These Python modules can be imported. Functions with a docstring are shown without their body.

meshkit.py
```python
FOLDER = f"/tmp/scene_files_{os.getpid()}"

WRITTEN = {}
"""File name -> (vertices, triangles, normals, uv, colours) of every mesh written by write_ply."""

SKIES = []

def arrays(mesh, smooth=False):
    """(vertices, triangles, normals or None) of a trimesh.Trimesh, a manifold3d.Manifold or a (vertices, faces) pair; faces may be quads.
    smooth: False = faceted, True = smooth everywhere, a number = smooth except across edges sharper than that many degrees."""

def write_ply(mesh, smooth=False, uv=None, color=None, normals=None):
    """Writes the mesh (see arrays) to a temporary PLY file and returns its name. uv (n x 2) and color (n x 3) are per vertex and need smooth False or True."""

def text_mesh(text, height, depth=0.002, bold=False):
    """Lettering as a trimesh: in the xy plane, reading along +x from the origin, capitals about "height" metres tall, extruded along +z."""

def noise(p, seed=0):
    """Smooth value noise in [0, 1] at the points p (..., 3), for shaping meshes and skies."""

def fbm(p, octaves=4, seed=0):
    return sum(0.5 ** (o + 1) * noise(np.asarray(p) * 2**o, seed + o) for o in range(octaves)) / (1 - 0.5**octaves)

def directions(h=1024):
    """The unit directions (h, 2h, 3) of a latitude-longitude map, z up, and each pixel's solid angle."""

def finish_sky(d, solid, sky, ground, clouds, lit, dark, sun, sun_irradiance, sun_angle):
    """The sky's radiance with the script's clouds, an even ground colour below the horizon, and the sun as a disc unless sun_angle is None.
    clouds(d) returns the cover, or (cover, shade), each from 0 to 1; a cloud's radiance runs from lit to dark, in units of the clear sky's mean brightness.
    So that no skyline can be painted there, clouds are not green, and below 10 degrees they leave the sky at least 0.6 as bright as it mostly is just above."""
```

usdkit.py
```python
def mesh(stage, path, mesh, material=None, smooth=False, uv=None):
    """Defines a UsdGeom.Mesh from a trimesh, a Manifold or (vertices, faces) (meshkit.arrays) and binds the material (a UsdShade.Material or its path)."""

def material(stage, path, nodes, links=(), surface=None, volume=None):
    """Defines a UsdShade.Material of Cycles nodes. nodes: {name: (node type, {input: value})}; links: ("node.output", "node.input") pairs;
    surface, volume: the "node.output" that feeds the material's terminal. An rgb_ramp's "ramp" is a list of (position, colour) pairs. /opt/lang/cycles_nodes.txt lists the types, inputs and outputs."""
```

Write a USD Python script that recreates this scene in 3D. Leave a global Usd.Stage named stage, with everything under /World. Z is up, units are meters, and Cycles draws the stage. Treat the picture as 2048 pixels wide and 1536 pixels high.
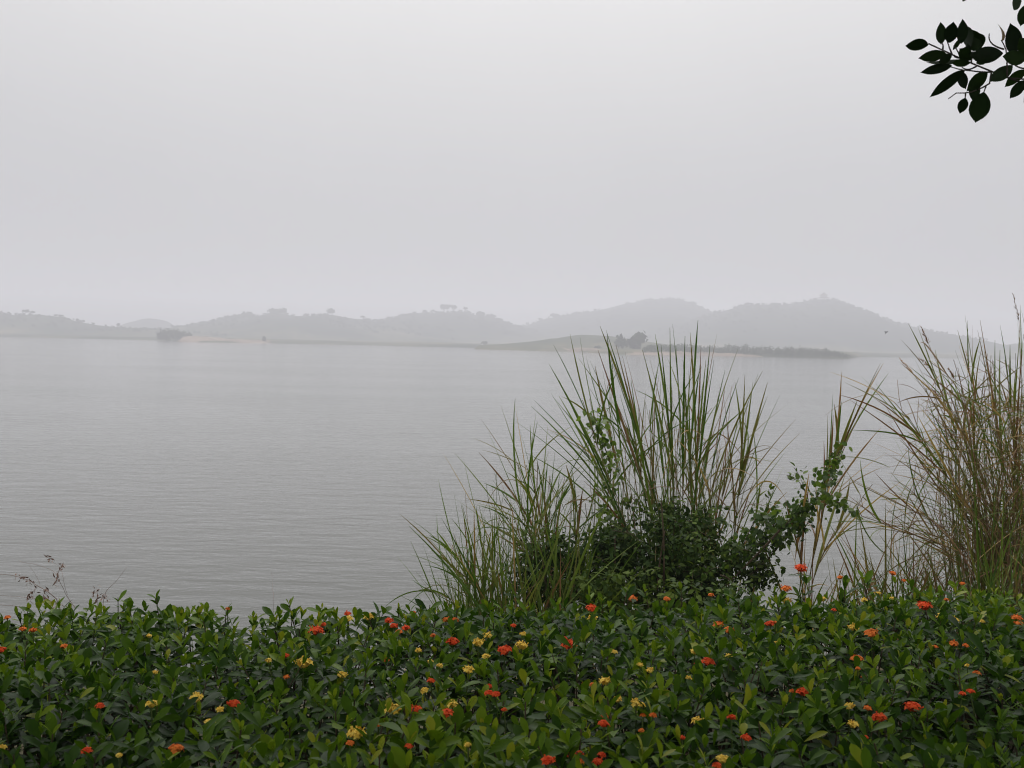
import math, random
import numpy as np
import trimesh
import usdkit, meshkit
from scipy.interpolate import PchipInterpolator
from pxr import Usd, UsdGeom, UsdLux, UsdShade, Gf, Sdf, Vt

stage = Usd.Stage.CreateInMemory()
UsdGeom.SetStageUpAxis(stage, 'Z')
UsdGeom.SetStageMetersPerUnit(stage, 1.0)
world = UsdGeom.Xform.Define(stage, '/World')
UsdGeom.Scope.Define(stage, '/World/Looks')
stage.SetDefaultPrim(world.GetPrim())
R = np.random.default_rng(7)

# ------------------------------------------------------------------ camera, sky, sun, exposure
EYE = np.array([0.0, 0.0, 4.5])            # water level is z = 0
PW, PH, FPX = 2048, 1536, 1991.0           # photograph's pixels and focal length in them
PITCH, ROLL = math.atan(81.5 / FPX), math.atan(0.0225)
FWD = np.array([0, math.cos(PITCH), -math.sin(PITCH)])
_R0, _U0 = np.array([1.0, 0, 0]), np.array([0, math.sin(PITCH), math.cos(PITCH)])
RIGHT = _R0 * math.cos(ROLL) + _U0 * math.sin(ROLL)
UP = -_R0 * math.sin(ROLL) + _U0 * math.cos(ROLL)
EXPOSURE = 0.0
SUN_ELEV, SUN_AZ = math.radians(56), math.radians(-3)      # azimuth from +y towards +x
SUN_INTENSITY, SUN_ANGLE = 0.4, 40.0
SKY_STRENGTH, SKY_GAIN = 0.1, 14.2
HAZE_DENSITY, HAZE_ANISO = 0.00102, 0.35

cam = UsdGeom.Camera.Define(stage, '/World/camera')
cam.CreateHorizontalApertureAttr(36.0)
cam.CreateVerticalApertureAttr(27.0)
cam.CreateFocalLengthAttr(36.0 * FPX / PW)
cam.CreateClippingRangeAttr(Gf.Vec2f(0.05, 20000))
cam.CreateExposureAttr(EXPOSURE)
cam.CreateFStopAttr(10.0)
cam.CreateFocusDistanceAttr(5.2)
M = Gf.Matrix4d(1.0)
for i, row in enumerate((RIGHT, UP, -FWD, EYE)):
    for j in range(3):
        M[i, j] = float(row[j])
cam.AddTransformOp().Set(M)


def mat(name, nodes, links=(), surface=None, volume=None):
    return usdkit.material(stage, '/World/Looks/' + name, nodes, links, surface, volume)


SUN_DIR = np.array([math.sin(SUN_AZ) * math.cos(SUN_ELEV), math.cos(SUN_AZ) * math.cos(SUN_ELEV), math.sin(SUN_ELEV)])
# an overcast, hazy sky: by the usual law (1 + 2 sin elevation) / 3 brightest overhead, and a little brighter round the veiled sun
sky_mat = mat('sky_look', {
    'sky': ('sky_texture', {'sky_type': 'single_scattering', 'sun_disc': False, 'sun_elevation': SUN_ELEV, 'sun_rotation': SUN_AZ, 'aerosol_density': 3.0}),
    'tc': ('texture_coordinate', {}), 'dot': ('vector_math', {'math_type': 'dot_product', 'vector2': tuple(SUN_DIR)}),
    'ang': ('math', {'math_type': 'arccosine'}), 'fac': ('math', {'math_type': 'divide', 'value2': math.pi}),
    'ramp': ('rgb_ramp', {'ramp': [(d / 180, tuple(v * c for c in col)) for d, v, col in (
        (0, 1.12, (1, .985, .96)), (20, 1.10, (1, .985, .965)), (34, 1.06, (1, .985, .97)), (42, .98, (1, .985, .975)), (50, .87, (1, .99, 1.0)), (60, .81, (1, .99, 1.01)), (90, .78, (1, .995, 1.02)), (180, .76, (1, 1, 1.04)))]}),
    'sep': ('separate_xyz', {}), 'up': ('math', {'math_type': 'maximum', 'value2': 0.0}), 'law': ('math', {'math_type': 'multiply_add', 'value2': SKY_GAIN * 2 / 3, 'value3': SKY_GAIN / 3}),
    'gain': ('mix', {'mix_type': 'multiply', 'fac': 1.0}),
    'cloud': ('noise_texture', {'scale': 1.7, 'detail': 4.0, 'roughness': .5}), 'veil': ('map_range', {'from_min': .3, 'from_max': .7, 'to_min': .955, 'to_max': 1.045, 'clamp': True}),
    'thick': ('mix', {'mix_type': 'multiply', 'fac': 1.0}),
    'mix': ('mix', {'mix_type': 'mix', 'fac': 0.95}),
    'bg': ('background_shader', {'strength': SKY_STRENGTH})},
    [('tc.generated', 'dot.vector1'), ('dot.value', 'ang.value1'), ('ang.value', 'fac.value1'), ('fac.value', 'ramp.fac'), ('ramp.color', 'gain.color1'),
     ('tc.generated', 'sep.vector'), ('sep.z', 'up.value1'), ('up.value', 'law.value1'), ('law.value', 'gain.color2'),
     ('sky.color', 'mix.color1'), ('tc.generated', 'cloud.vector'), ('cloud.fac', 'veil.value'), ('gain.color', 'thick.color1'), ('veil.result', 'thick.color2'), ('thick.color', 'mix.color2'), ('mix.color', 'bg.color')], surface='bg.background')
dome = UsdLux.DomeLight.Define(stage, '/World/sky')
UsdShade.MaterialBindingAPI.Apply(dome.GetPrim()).Bind(sky_mat)
dome.GetPrim().SetCustomDataByKey('kind', 'structure')
sun = UsdLux.DistantLight.Define(stage, '/World/sun')
sun.CreateIntensityAttr(SUN_INTENSITY)
sun.CreateAngleAttr(SUN_ANGLE)
sun.CreateNormalizeAttr(True)
sun.CreateColorAttr(Gf.Vec3f(1.0, 0.985, 0.965))
z_ = SUN_DIR
x_ = np.cross([0, 0, 1.0], z_); x_ /= np.linalg.norm(x_)
y_ = np.cross(z_, x_)
SM = Gf.Matrix4d(1.0)
for i, row in enumerate((x_, y_, z_)):
    for j in range(3):
        SM[i, j] = float(row[j])
sun.AddTransformOp().Set(SM)


# ------------------------------------------------------------------ helpers
def ray(x, y):
    return FWD + RIGHT * ((x - PW / 2) / FPX) + UP * ((PH / 2 - y) / FPX)


def at(x, y, depth):
    """The point that the photograph's pixel (x, y) shows if it lies depth metres ahead."""
    d = ray(x, y)
    return EYE + d * (depth / d[1])


def project(p):
    v = np.asarray(p, float) - EYE
    w = np.maximum(v @ FWD, 1e-6)
    return np.stack([PW / 2 + FPX * (v @ RIGHT) / w, PH / 2 - FPX * (v @ UP) / w], -1), v @ FWD


_used = {}


def numbered(parent, name):
    k = _used.get((parent, name), 0)
    _used[(parent, name)] = k + 1
    return f'{parent}/{name}' + (f'_{k:03d}' if k else '')


def tag(prim, label=None, category=None, group=None, kind=None):
    for k, v in (('label', label), ('category', category), ('group', group), ('kind', kind)):
        if v:
            prim.SetCustomDataByKey(k, v)


def thing(name, label, category, group=None, loc=None):
    x = UsdGeom.Xform.Define(stage, numbered('/World', name))
    if loc is not None:
        x.AddTranslateOp().Set(Gf.Vec3d(*map(float, loc)))
    tag(x.GetPrim(), label, category, group)
    x.base = np.zeros(3) if loc is None else np.asarray(loc, float)
    return x


def put(name, vf, material, parent=None, smooth=False, tone=None, label=None, kind=None):
    """One Mesh, under the thing PARENT or directly under /World; world coordinates."""
    path = numbered(str(parent.GetPath()) if parent else '/World', name)
    v, f = np.asarray(vf[0], float), np.asarray(vf[1], int)
    b = getattr(parent, 'base', None)
    if b is not None:
        v = v - b
    m = usdkit.mesh(stage, path, (v, f), material, smooth=smooth)
    if tone is not None:
        UsdGeom.PrimvarsAPI(m).CreatePrimvar('tone', Sdf.ValueTypeNames.FloatArray, 'vertex').Set(Vt.FloatArray.FromNumpy(np.broadcast_to(np.asarray(tone, np.float32), (len(v),)).copy()))
    m.base = b
    tag(m.GetPrim(), label, kind=kind)
    return m


def join(parts):
    vs, fs, n = [], [], 0
    for v, f in parts:
        vs.append(v); fs.append(np.asarray(f) + n); n += len(v)
    return np.vstack(vs), np.vstack(fs)


def unit(a):
    a = np.asarray(a, float)
    return a / np.maximum(np.linalg.norm(a, axis=-1, keepdims=True), 1e-12)


def curve(points, n):
    """A smooth line through the points."""
    p = np.asarray(points, float)
    if len(p) == 2:
        return p[0] + (p[1] - p[0]) * np.linspace(0, 1, n)[:, None]
    s = np.r_[0, np.cumsum(np.linalg.norm(np.diff(p, axis=0), axis=1))]
    return PchipInterpolator(s, p)(np.linspace(0, s[-1], n))


def tube(points, radii, sides=5):
    p = np.asarray(points, float)
    t = unit(np.gradient(p, axis=0))
    a = unit(np.cross(t, np.where(np.abs(t[:, 2:]) < 0.9, [0, 0, 1.0], [1.0, 0, 0])))
    b, ang = np.cross(t, a), np.arange(sides) * 2 * np.pi / sides
    r = np.broadcast_to(radii, (len(p),))[:, None, None]
    v = p[:, None] + r * (np.cos(ang)[None, :, None] * a[:, None] + np.sin(ang)[None, :, None] * b[:, None])
    i, j = np.meshgrid(np.arange(len(p) - 1), np.arange(sides), indexing='ij')
    q = np.stack([i * sides + j, i * sides + (j + 1) % sides, (i + 1) * sides + (j + 1) % sides, (i + 1) * sides + j], -1).reshape(-1, 4)
    f = np.vstack([q[:, [0, 1, 2]], q[:, [0, 2, 3]]])
    cap = [[(len(p) - 1) * sides + 0, (len(p) - 1) * sides + k, (len(p) - 1) * sides + k + 1] for k in range(1, sides - 1)]
    return v.reshape(-1, 3), np.vstack([f, cap])


OBOVATE = (np.array([0, .18, .42, .66, .86, 1.0]), np.array([.07, .38, .78, 1.0, .72, .06]))
OVATE = (np.array([0, .15, .38, .62, .84, 1.0]), np.array([.10, .66, 1.0, .88, .45, .02]))
SMOOTH = (np.array([0, .05, .12, .22, .34, .46, .58, .70, .80, .89, .95, 1.0]), np.array([.06, .30, .55, .80, .96, 1.0, .96, .82, .60, .33, .13, .01]))
SMALL = (np.array([0, .4, 1.0]), np.array([.12, 1.0, .04]))


def leaves(P, D, N, L, W, curl, shape, fold=0.25, twist=None):
    """Vertices (n, k, 3) and the faces of one leaf. P base, D direction, N upper side, L length, W half width."""
    t, w = shape
    P, D = np.asarray(P, float), unit(D)
    N = unit(N - (np.asarray(N) * D).sum(-1, keepdims=True) * D)
    B = np.cross(D, N)
    L, W, curl = (np.broadcast_to(x, (len(P),))[:, None, None] for x in (L, W, curl))
    rows = []
    for s in (-1, 0, 1):
        off = s * W * w[None, :, None]
        rise = fold * np.abs(off) - curl * L * (t[None, :, None] ** 2)
        rows.append(P[:, None] + D[:, None] * (L * t[None, :, None]) + B[:, None] * off + N[:, None] * rise)
    V = np.stack(rows, 2).reshape(len(P), -1, 3)
    f = []
    for k in range(len(t) - 1):
        for s in (0, 1):
            a = k * 3 + s
            f += [[a, a + 1, a + 4], [a, a + 4, a + 3]]
    return V, np.array(f)


def many(V, f):
    n, k = V.shape[:2]
    return V.reshape(-1, 3), (f[None] + (np.arange(n) * k)[:, None, None]).reshape(-1, 3)


def leaf_parts(parent, V, f, tone, material, score, most=300, name='leaf', rest='foliage', smooth=True):
    """The MOST leaves with the highest score as parts of their own, the others joined into one part of stuff."""
    order = np.argsort(-score, kind='stable')
    own = order[:most][score[order[:most]] > 0]
    for i in own:
        put(name, (V[i], f), material, parent, smooth, tone[i])
    keep = np.ones(len(V), bool); keep[own] = False
    if keep.any():
        v, ff = many(V[keep], f)
        put(rest, (v, ff), material, parent, smooth, np.repeat(tone[keep], V.shape[1]), kind='stuff')


def in_view(p, margin=0):
    q, d = project(p)
    return (d > 0) & (q[..., 0] > -margin) & (q[..., 0] < PW + margin) & (q[..., 1] > -margin) & (q[..., 1] < PH + margin)


def blob_leaves(n, centres, radii, rng, shell=0.55):
    """Points with outward directions in the ellipsoids, thicker towards the outside."""
    c, r = np.asarray(centres, float), np.asarray(radii, float)
    vol = np.prod(r, axis=1) ** (2 / 3)
    k = rng.choice(len(c), n, p=vol / vol.sum())
    u = unit(rng.normal(size=(n, 3)))
    s = (shell + (1 - shell) * rng.random(n) ** 0.7)[:, None]
    s = s * (0.82 + 0.36 * meshkit.noise(u * 2.3 + k[:, None] * 7.1, 3))[:, None]
    return c[k] + u * r[k] * s, unit(u / r[k])


# ------------------------------------------------------------------ materials
def leaf_look(name, stops, rough=0.42, translucent=0.22, spec=0.5, fine=9.0):
    """Leaf: the primvar tone picks the leaf's own colour, noise varies it a little along the blade."""
    bright = [(p, tuple(min(1, c * k) for c, k in zip(col, (1.5, 1.5, 0.9)))) for p, col in stops]
    return mat(name, {
        'tone': ('attribute', {'attribute': 'tone'}), 'geo': ('geometry', {}),
        'n': ('noise_texture', {'scale': fine, 'detail': 3.0}),
        'add': ('math', {'math_type': 'multiply_add', 'value2': 0.22, 'value3': -0.11}), 'sum': ('math', {'math_type': 'add', 'use_clamp': True}),
        'ramp': ('rgb_ramp', {'ramp': stops}), 'ramp2': ('rgb_ramp', {'ramp': bright}),
        'p': ('principled_bsdf', {'roughness': rough, 'specular_ior_level': spec}),
        't': ('translucent_bsdf', {}), 'm': ('mix_closure', {'fac': translucent})},
        [('geo.position', 'n.vector'), ('n.fac', 'add.value1'), ('tone.fac', 'sum.value1'), ('add.value', 'sum.value2'), ('sum.value', 'ramp.fac'), ('sum.value', 'ramp2.fac'),
         ('ramp.color', 'p.base_color'), ('ramp2.color', 't.color'), ('p.BSDF', 'm.closure1'), ('t.BSDF', 'm.closure2')], surface='m.closure')


def plain(name, a, b, scale=6.0, rough=0.8, bump=0.0, spec=0.3):
    nodes = {'geo': ('geometry', {}), 'n': ('noise_texture', {'scale': scale, 'detail': 5.0, 'roughness': 0.6}),
             'ramp': ('rgb_ramp', {'ramp': [(0.3, a), (0.7, b)]}), 'p': ('principled_bsdf', {'roughness': rough, 'specular_ior_level': spec})}
    links = [('geo.position', 'n.vector'), ('n.fac', 'ramp.fac'), ('ramp.color', 'p.base_color')]
    if bump:
        nodes['b'] = ('bump', {'distance': bump, 'strength': 0.8})
        links += [('n.fac', 'b.height'), ('b.normal', 'p.normal')]
    return mat(name, nodes, links, surface='p.BSDF')


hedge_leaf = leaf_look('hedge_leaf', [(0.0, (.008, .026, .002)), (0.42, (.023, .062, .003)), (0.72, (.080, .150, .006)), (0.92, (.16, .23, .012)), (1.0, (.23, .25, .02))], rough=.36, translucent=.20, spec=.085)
shrub_leaf = leaf_look('creeper_leaf', [(0.0, (.012, .030, .006)), (0.5, (.038, .076, .011)), (1.0, (.14, .20, .025))], spec=.2, rough=.55, translucent=.22)
vine_leaf = leaf_look('vine_leaf', [(0.0, (.035, .075, .010)), (1.0, (.18, .27, .035))], rough=.5, translucent=.35)
tree_leaf = leaf_look('tree_leaf', [(0.0, (.005, .015, .004)), (1.0, (.018, .045, .007))], rough=.5, translucent=.12, spec=.10)
blade_look = leaf_look('reed_blade', [(0.0, (.050, .105, .012)), (0.35, (.125, .180, .026)), (0.55, (.17, .145, .045)), (0.75, (.17, .085, .050)), (1.0, (.44, .31, .12))], rough=.55, translucent=.2, spec=.3, fine=5.0)
culm_look = plain('reed_culm', (.13, .12, .04), (.26, .19, .09), 9.0, .6)
green_culm = plain('green_culm', (.08, .12, .02), (.16, .19, .04), 9.0, .6)
dry_culm = plain('dry_culm', (.16, .10, .055), (.30, .21, .10), 11.0, .7)
plume_look = plain('plume', (.30, .15, .07), (.42, .25, .12), 60.0, .9)
weed_look = plain('dead_weed', (.22, .14, .12), (.33, .23, .18), 40.0, .9)
stem_look = plain('woody_stem', (.055, .04, .025), (.12, .085, .05), 30.0, .85)
bark_look = plain('bark', (.07, .06, .045), (.16, .14, .11), 9.0, .9, bump=.02)
twig_look = plain('twig', (.05, .042, .035), (.09, .075, .06), 30.0, .8)
flower_red = plain('petal_red', (.70, .040, .010), (.86, .14, .030), 90.0, .7, 0.0, .1)
flower_orange = plain('petal_orange', (.74, .13, .018), (.86, .27, .05), 90.0, .7, 0.0, .1)
flower_yellow = plain('petal_yellow', (.82, .50, .04), (.93, .72, .16), 90.0, .7, 0.0, .1)
calyx_look = plain('calyx', (.05, .09, .02), (.10, .13, .03), 50.0, .6)
soil_look = plain('bank_soil', (.055, .050, .028), (.11, .095, .05), 2.5, .95, bump=.06)
grass_look = leaf_look('bank_grass', [(0.0, (.045, .085, .02)), (0.6, (.10, .12, .04)), (1.0, (.30, .23, .11))], rough=.6, translucent=.2)
far_leaf = plain('far_foliage', (.022, .040, .016), (.050, .075, .025), .35, .8)
far_bark = plain('far_bark', (.06, .05, .04), (.10, .085, .07), 1.0, .9)
sand_look = plain('sand', (.19, .145, .115), (.31, .24, .185), .06, .95)
wall_look = plain('white_wall', (.62, .61, .58), (.74, .73, .70), .8, .8)
roof_look = plain('roof_tile', (.10, .075, .06), (.16, .12, .095), .6, .8)
feather_look = plain('dark_feather', (.02, .02, .022), (.045, .042, .04), 20.0, .7)

hill_look = mat('hill_ground', {
    'geo': ('geometry', {}), 'map': ('mapping', {'scale': (1, 1, 2.5)}),
    'n': ('noise_texture', {'scale': .010, 'detail': 6.0, 'roughness': .62}), 'n2': ('noise_texture', {'scale': .12, 'detail': 4.0}),
    'sep': ('separate_xyz', {}), 'low': ('map_range', {'from_min': 4.0, 'from_max': 30.0, 'to_min': 0.11, 'to_max': -0.14, 'clamp': True}),
    'a': ('math', {'math_type': 'add'}), 'b': ('math', {'math_type': 'multiply_add', 'value2': 0.25, 'value3': -0.12}), 'c': ('math', {'math_type': 'add'}),
    'ramp': ('rgb_ramp', {'ramp': [(0.30, (.016, .026, .016)), (0.50, (.030, .044, .024)), (0.62, (.080, .088, .050)), (0.80, (.20, .16, .10))]}),
    'p': ('principled_bsdf', {'roughness': .95, 'specular_ior_level': .1})},
    [('geo.position', 'map.vector'), ('map.vector', 'n.vector'), ('geo.position', 'n2.vector'), ('geo.position', 'sep.vector'), ('sep.z', 'low.value'), ('n.fac', 'a.value1'), ('low.result', 'a.value2'),
     ('n2.fac', 'b.value1'), ('a.value', 'c.value1'), ('b.value', 'c.value2'), ('c.value', 'ramp.fac'), ('ramp.color', 'p.base_color')], surface='p.BSDF')

water_look = mat('lake_water', {
    'geo': ('geometry', {}),
    'm1': ('mapping', {'rotation': (0, 0, -0.16), 'scale': (0.42, 1.25, 1.0)}), 'n1': ('noise_texture', {'scale': 1.15, 'detail': 4.0, 'roughness': .50, 'distortion': .35}),
    'm2': ('mapping', {'rotation': (0, 0, 0.20), 'scale': (0.60, 1.6, 1.0)}), 'n2': ('noise_texture', {'scale': 2.9, 'detail': 3.0, 'roughness': .55, 'distortion': .5}),
    'm3': ('mapping', {'rotation': (0, 0, -0.05), 'scale': (0.02, 0.05, 1.0)}), 'n3': ('noise_texture', {'scale': 1.0, 'detail': 3.0}),
    's2': ('math', {'math_type': 'multiply_add', 'value2': 0.46}),
    'calm': ('map_range', {'from_min': .35, 'from_max': .65, 'to_min': .55, 'to_max': 1.0, 'clamp': True}),
    'b': ('bump', {'distance': 0.052}),
    'p': ('principled_bsdf', {'base_color': (.062, .064, .056), 'roughness': .07, 'ior': 1.333})},
    [('geo.position', 'm1.vector'), ('m1.vector', 'n1.vector'), ('geo.position', 'm2.vector'), ('m2.vector', 'n2.vector'), ('geo.position', 'm3.vector'), ('m3.vector', 'n3.vector'),
     ('n2.fac', 's2.value1'), ('n1.fac', 's2.value3'), ('s2.value', 'b.height'), ('n3.fac', 'calm.value'), ('calm.result', 'b.strength'), ('b.normal', 'p.normal')], surface='p.BSDF')

haze_look = mat('haze_air', {'v': ('principled_volume', {'color': (.925, .93, .985), 'density': HAZE_DENSITY, 'anisotropy': HAZE_ANISO})}, volume='v.volume')


# ------------------------------------------------------------------ the setting: water, far shore, hills, near bank
def grid(X, Y, Z):
    n, m = X.shape
    i, j = np.meshgrid(np.arange(n - 1), np.arange(m - 1), indexing='ij')
    a = i * m + j
    q = np.stack([a, a + 1, a + m + 1, a + m], -1).reshape(-1, 4)
    v = np.stack([X, Y, Z], -1).reshape(-1, 3)
    f = np.vstack([q[:, [0, 1, 2]], q[:, [0, 2, 3]]])
    n0 = np.cross(v[f[0, 1]] - v[f[0, 0]], v[f[0, 2]] - v[f[0, 0]])
    return v, (f if n0[2] > 0 else f[:, ::-1])


def structure(name, vf, material, smooth=True):
    return put(name, vf, material, None, smooth, kind='structure')


structure('water', (np.array([[-2300, -40, 0], [2300, -40, 0], [2300, 2600, 0], [-2300, 2600, 0.0]]), np.array([[0, 1, 2], [0, 2, 3]])), water_look, False)


def horizon(x):
    return 686.5 + 0.0225 * (x - 1024)


SHORE_PX = np.array([(-700, 664), (-300, 667), (0, 673.3), (150, 677), (300, 680.5), (400, 684.3), (520, 686.2), (700, 689.8), (900, 694.5), (1000, 697.0), (1100, 701), (1250, 708.5), (1450, 711.5), (1600, 715), (1690, 717.5), (1725, 713.8), (1850, 715.5), (2048, 719), (2400, 727), (2800, 736)])
_sd = EYE[2] * FPX / (SHORE_PX[:, 1] - horizon(SHORE_PX[:, 0]))
_sx = (SHORE_PX[:, 0] - 1024) / FPX
shore_at = PchipInterpolator(_sx, _sd)      # distance of the far shore, by X / Y
_s = np.linspace(-.86, .88, 420)
_t = np.r_[0, .002, .006, .015, .03, .06, .12, .25, .45, .7, 1]
_S, _T = np.meshgrid(_s, _t, indexing='ij')
Ysh = shore_at(_S)
Yl = Ysh + _T * (2350 - Ysh)
Xl = _S * Ysh + (_S * 2350 - _S * Ysh) * _T
up = (Yl - Ysh)
Zl = -0.6 + 1.7 * (1 - np.exp(-up / 6)) + 3.2 * (1 - np.exp(-up / 140)) + 1.6 * (meshkit.fbm(np.stack([Xl / 45, Yl / 45, Xl * 0], -1), 3, 5) - .5) * (1 - np.exp(-up / 25))
structure('far_shore', grid(Xl, Yl, Zl), hill_look)


def hill(px, depth, front, back, seed, rough=1.0, bump=2.2, woods=0, woods_on=''):
    """A hill range: its crest runs through the points seen at those pixels, DEPTH metres off, and falls to the lake over FRONT and away over BACK metres."""
    pts = np.array([at(x, y, depth) for x, y in px])
    X = np.arange(pts[0, 0], pts[-1, 0], 3.2)
    crest = PchipInterpolator(pts[:, 0], pts[:, 2])(X)
    v = np.r_[np.linspace(-1, 0, 46), np.linspace(0, 1, 24)[1:]]
    XX, VV = np.meshgrid(X, v, indexing='ij')
    wob = 0.22 * front * (meshkit.fbm(np.stack([X / 130, X * 0 + seed, X * 0], -1), 3, seed) - .5)
    YY = depth + wob[:, None] + np.where(VV < 0, VV * front, VV * back)
    prof = np.where(VV < 0, 1 - (-VV) ** 1.45, (1 - VV) ** 1.6)
    spur = meshkit.fbm(np.stack([XX / (0.30 * front), YY / (0.9 * front), XX * 0 + seed], -1), 4, seed + 9) - .5
    C = np.maximum(crest, 0.5)[:, None]
    side = 4 * prof * (1 - prof)
    ZZ = C * prof + rough * C * .62 * spur * side
    ZZ += bump * (meshkit.fbm(np.stack([XX / 9, YY / 9, ZZ / 9], -1), 3, seed + 4) - .5) * np.minimum(1, C / 10)
    ZZ -= 1.5 * (1 - np.minimum(1, prof * 12))
    # bring the crest back through its pixels after the wobble
    scale = (EYE[2] + (crest - EYE[2]) * (depth + wob) / depth) / np.maximum(crest, .5)
    ZZ = ZZ * np.where(crest > 5, scale, 1)[:, None]
    structure('hill', grid(XX, YY, ZZ), hill_look)
    if woods:
        g = np.random.default_rng(seed + 500)
        w = np.clip(meshkit.fbm(np.stack([XX / 60, YY / 60, XX * 0], -1), 3, seed + 2) - .36, 0, 1) * np.clip((prof - .45) * 2.2, 0, 1) * (ZZ > 5) + .10 * (prof > .93) * (ZZ > 5)
        w = (w * (VV > -.75) * (VV < .25)).ravel()
        k = g.choice(len(w), woods, p=w / w.sum())
        b = np.stack([XX.ravel()[k] + g.normal(size=woods) * 2, YY.ravel()[k], ZZ.ravel()[k]], -1)
        h = g.uniform(1.2, 3.6, woods) * depth / 1300
        P, U = blob_leaves(woods * 26, b + np.stack([h * 0, h * 0, h * .3], -1), np.stack([h * .75, h * .75, h * .62], -1), g, .5)
        L = g.uniform(.5, 1.0, len(P)) * depth / 1300
        v = put('hill_wood', many(*leaves(P, unit(g.normal(size=P.shape)), U, L * 1.7, L, .1, SMALL)), far_leaf, kind='stuff')
        tag(v.GetPrim(), 'bushes and small trees covering the ' + woods_on, 'wood')
    return X, crest


hill([(180, 664), (240, 654), (270, 643), (302, 637), (332, 642), (352, 651), (385, 656), (410, 651), (450, 655), (520, 668)], 1750, 160, 180, 21, .5)
hill([(-560, 640), (-330, 618), (-160, 634), (0, 626), (30, 630), (60, 629), (115, 633), (150, 643), (190, 650), (250, 655.5), (330, 659), (420, 666), (520, 674)], 1150, 150, 150, 31, woods=330, woods_on='crest of the left hill')
hill([(300, 668), (345, 661), (400, 652.5), (440, 643), (475, 634), (510, 631), (535, 633.5), (560, 627), (600, 632.5), (640, 633), (665, 629.5), (700, 635), (745, 642), (790, 648), (880, 668), (960, 682)], 1420, 320, 200, 41, woods=420, woods_on='upper slopes of the second hill')
hill([(640, 668), (700, 658), (770, 643.5), (800, 634), (850, 629), (890, 627), (930, 624), (955, 630.5), (975, 631), (1005, 643), (1040, 656), (1075, 663), (1130, 676), (1190, 687)], 1540, 360, 220, 51, woods=620, woods_on='upper slopes of the middle hill')
hill([(900, 674), (980, 661), (1040, 655), (1085, 640), (1120, 632), (1160, 626), (1200, 620), (1255, 607), (1310, 599), (1345, 597), (1375, 604), (1425, 624), (1480, 645), (1560, 668), (1660, 690)], 1720, 380, 300, 61, woods=450, woods_on='left peak of the right mountain')
hill([(1240, 672), (1330, 655), (1385, 639), (1430, 626), (1490, 611), (1520, 610), (1560, 609.5), (1600, 604), (1630, 599.5), (1668, 600), (1700, 614), (1735, 629), (1780, 644), (1830, 662), (1880, 682), (1930, 692), (2000, 699), (2090, 704)], 1480, 400, 300, 71, woods=700, woods_on='pavilion peak of the right mountain')
hill([(1780, 698), (1850, 692), (1925, 688), (2000, 690), (2070, 684), (2200, 664), (2350, 668), (2500, 690), (2620, 712)], 1250, 210, 200, 81)
hill([(960, 690), (1040, 685), (1110, 676.5), (1170, 670), (1215, 672), (1270, 680), (1340, 690), (1420, 697)], 760, 120, 130, 91, .5, 1.0)


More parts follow.
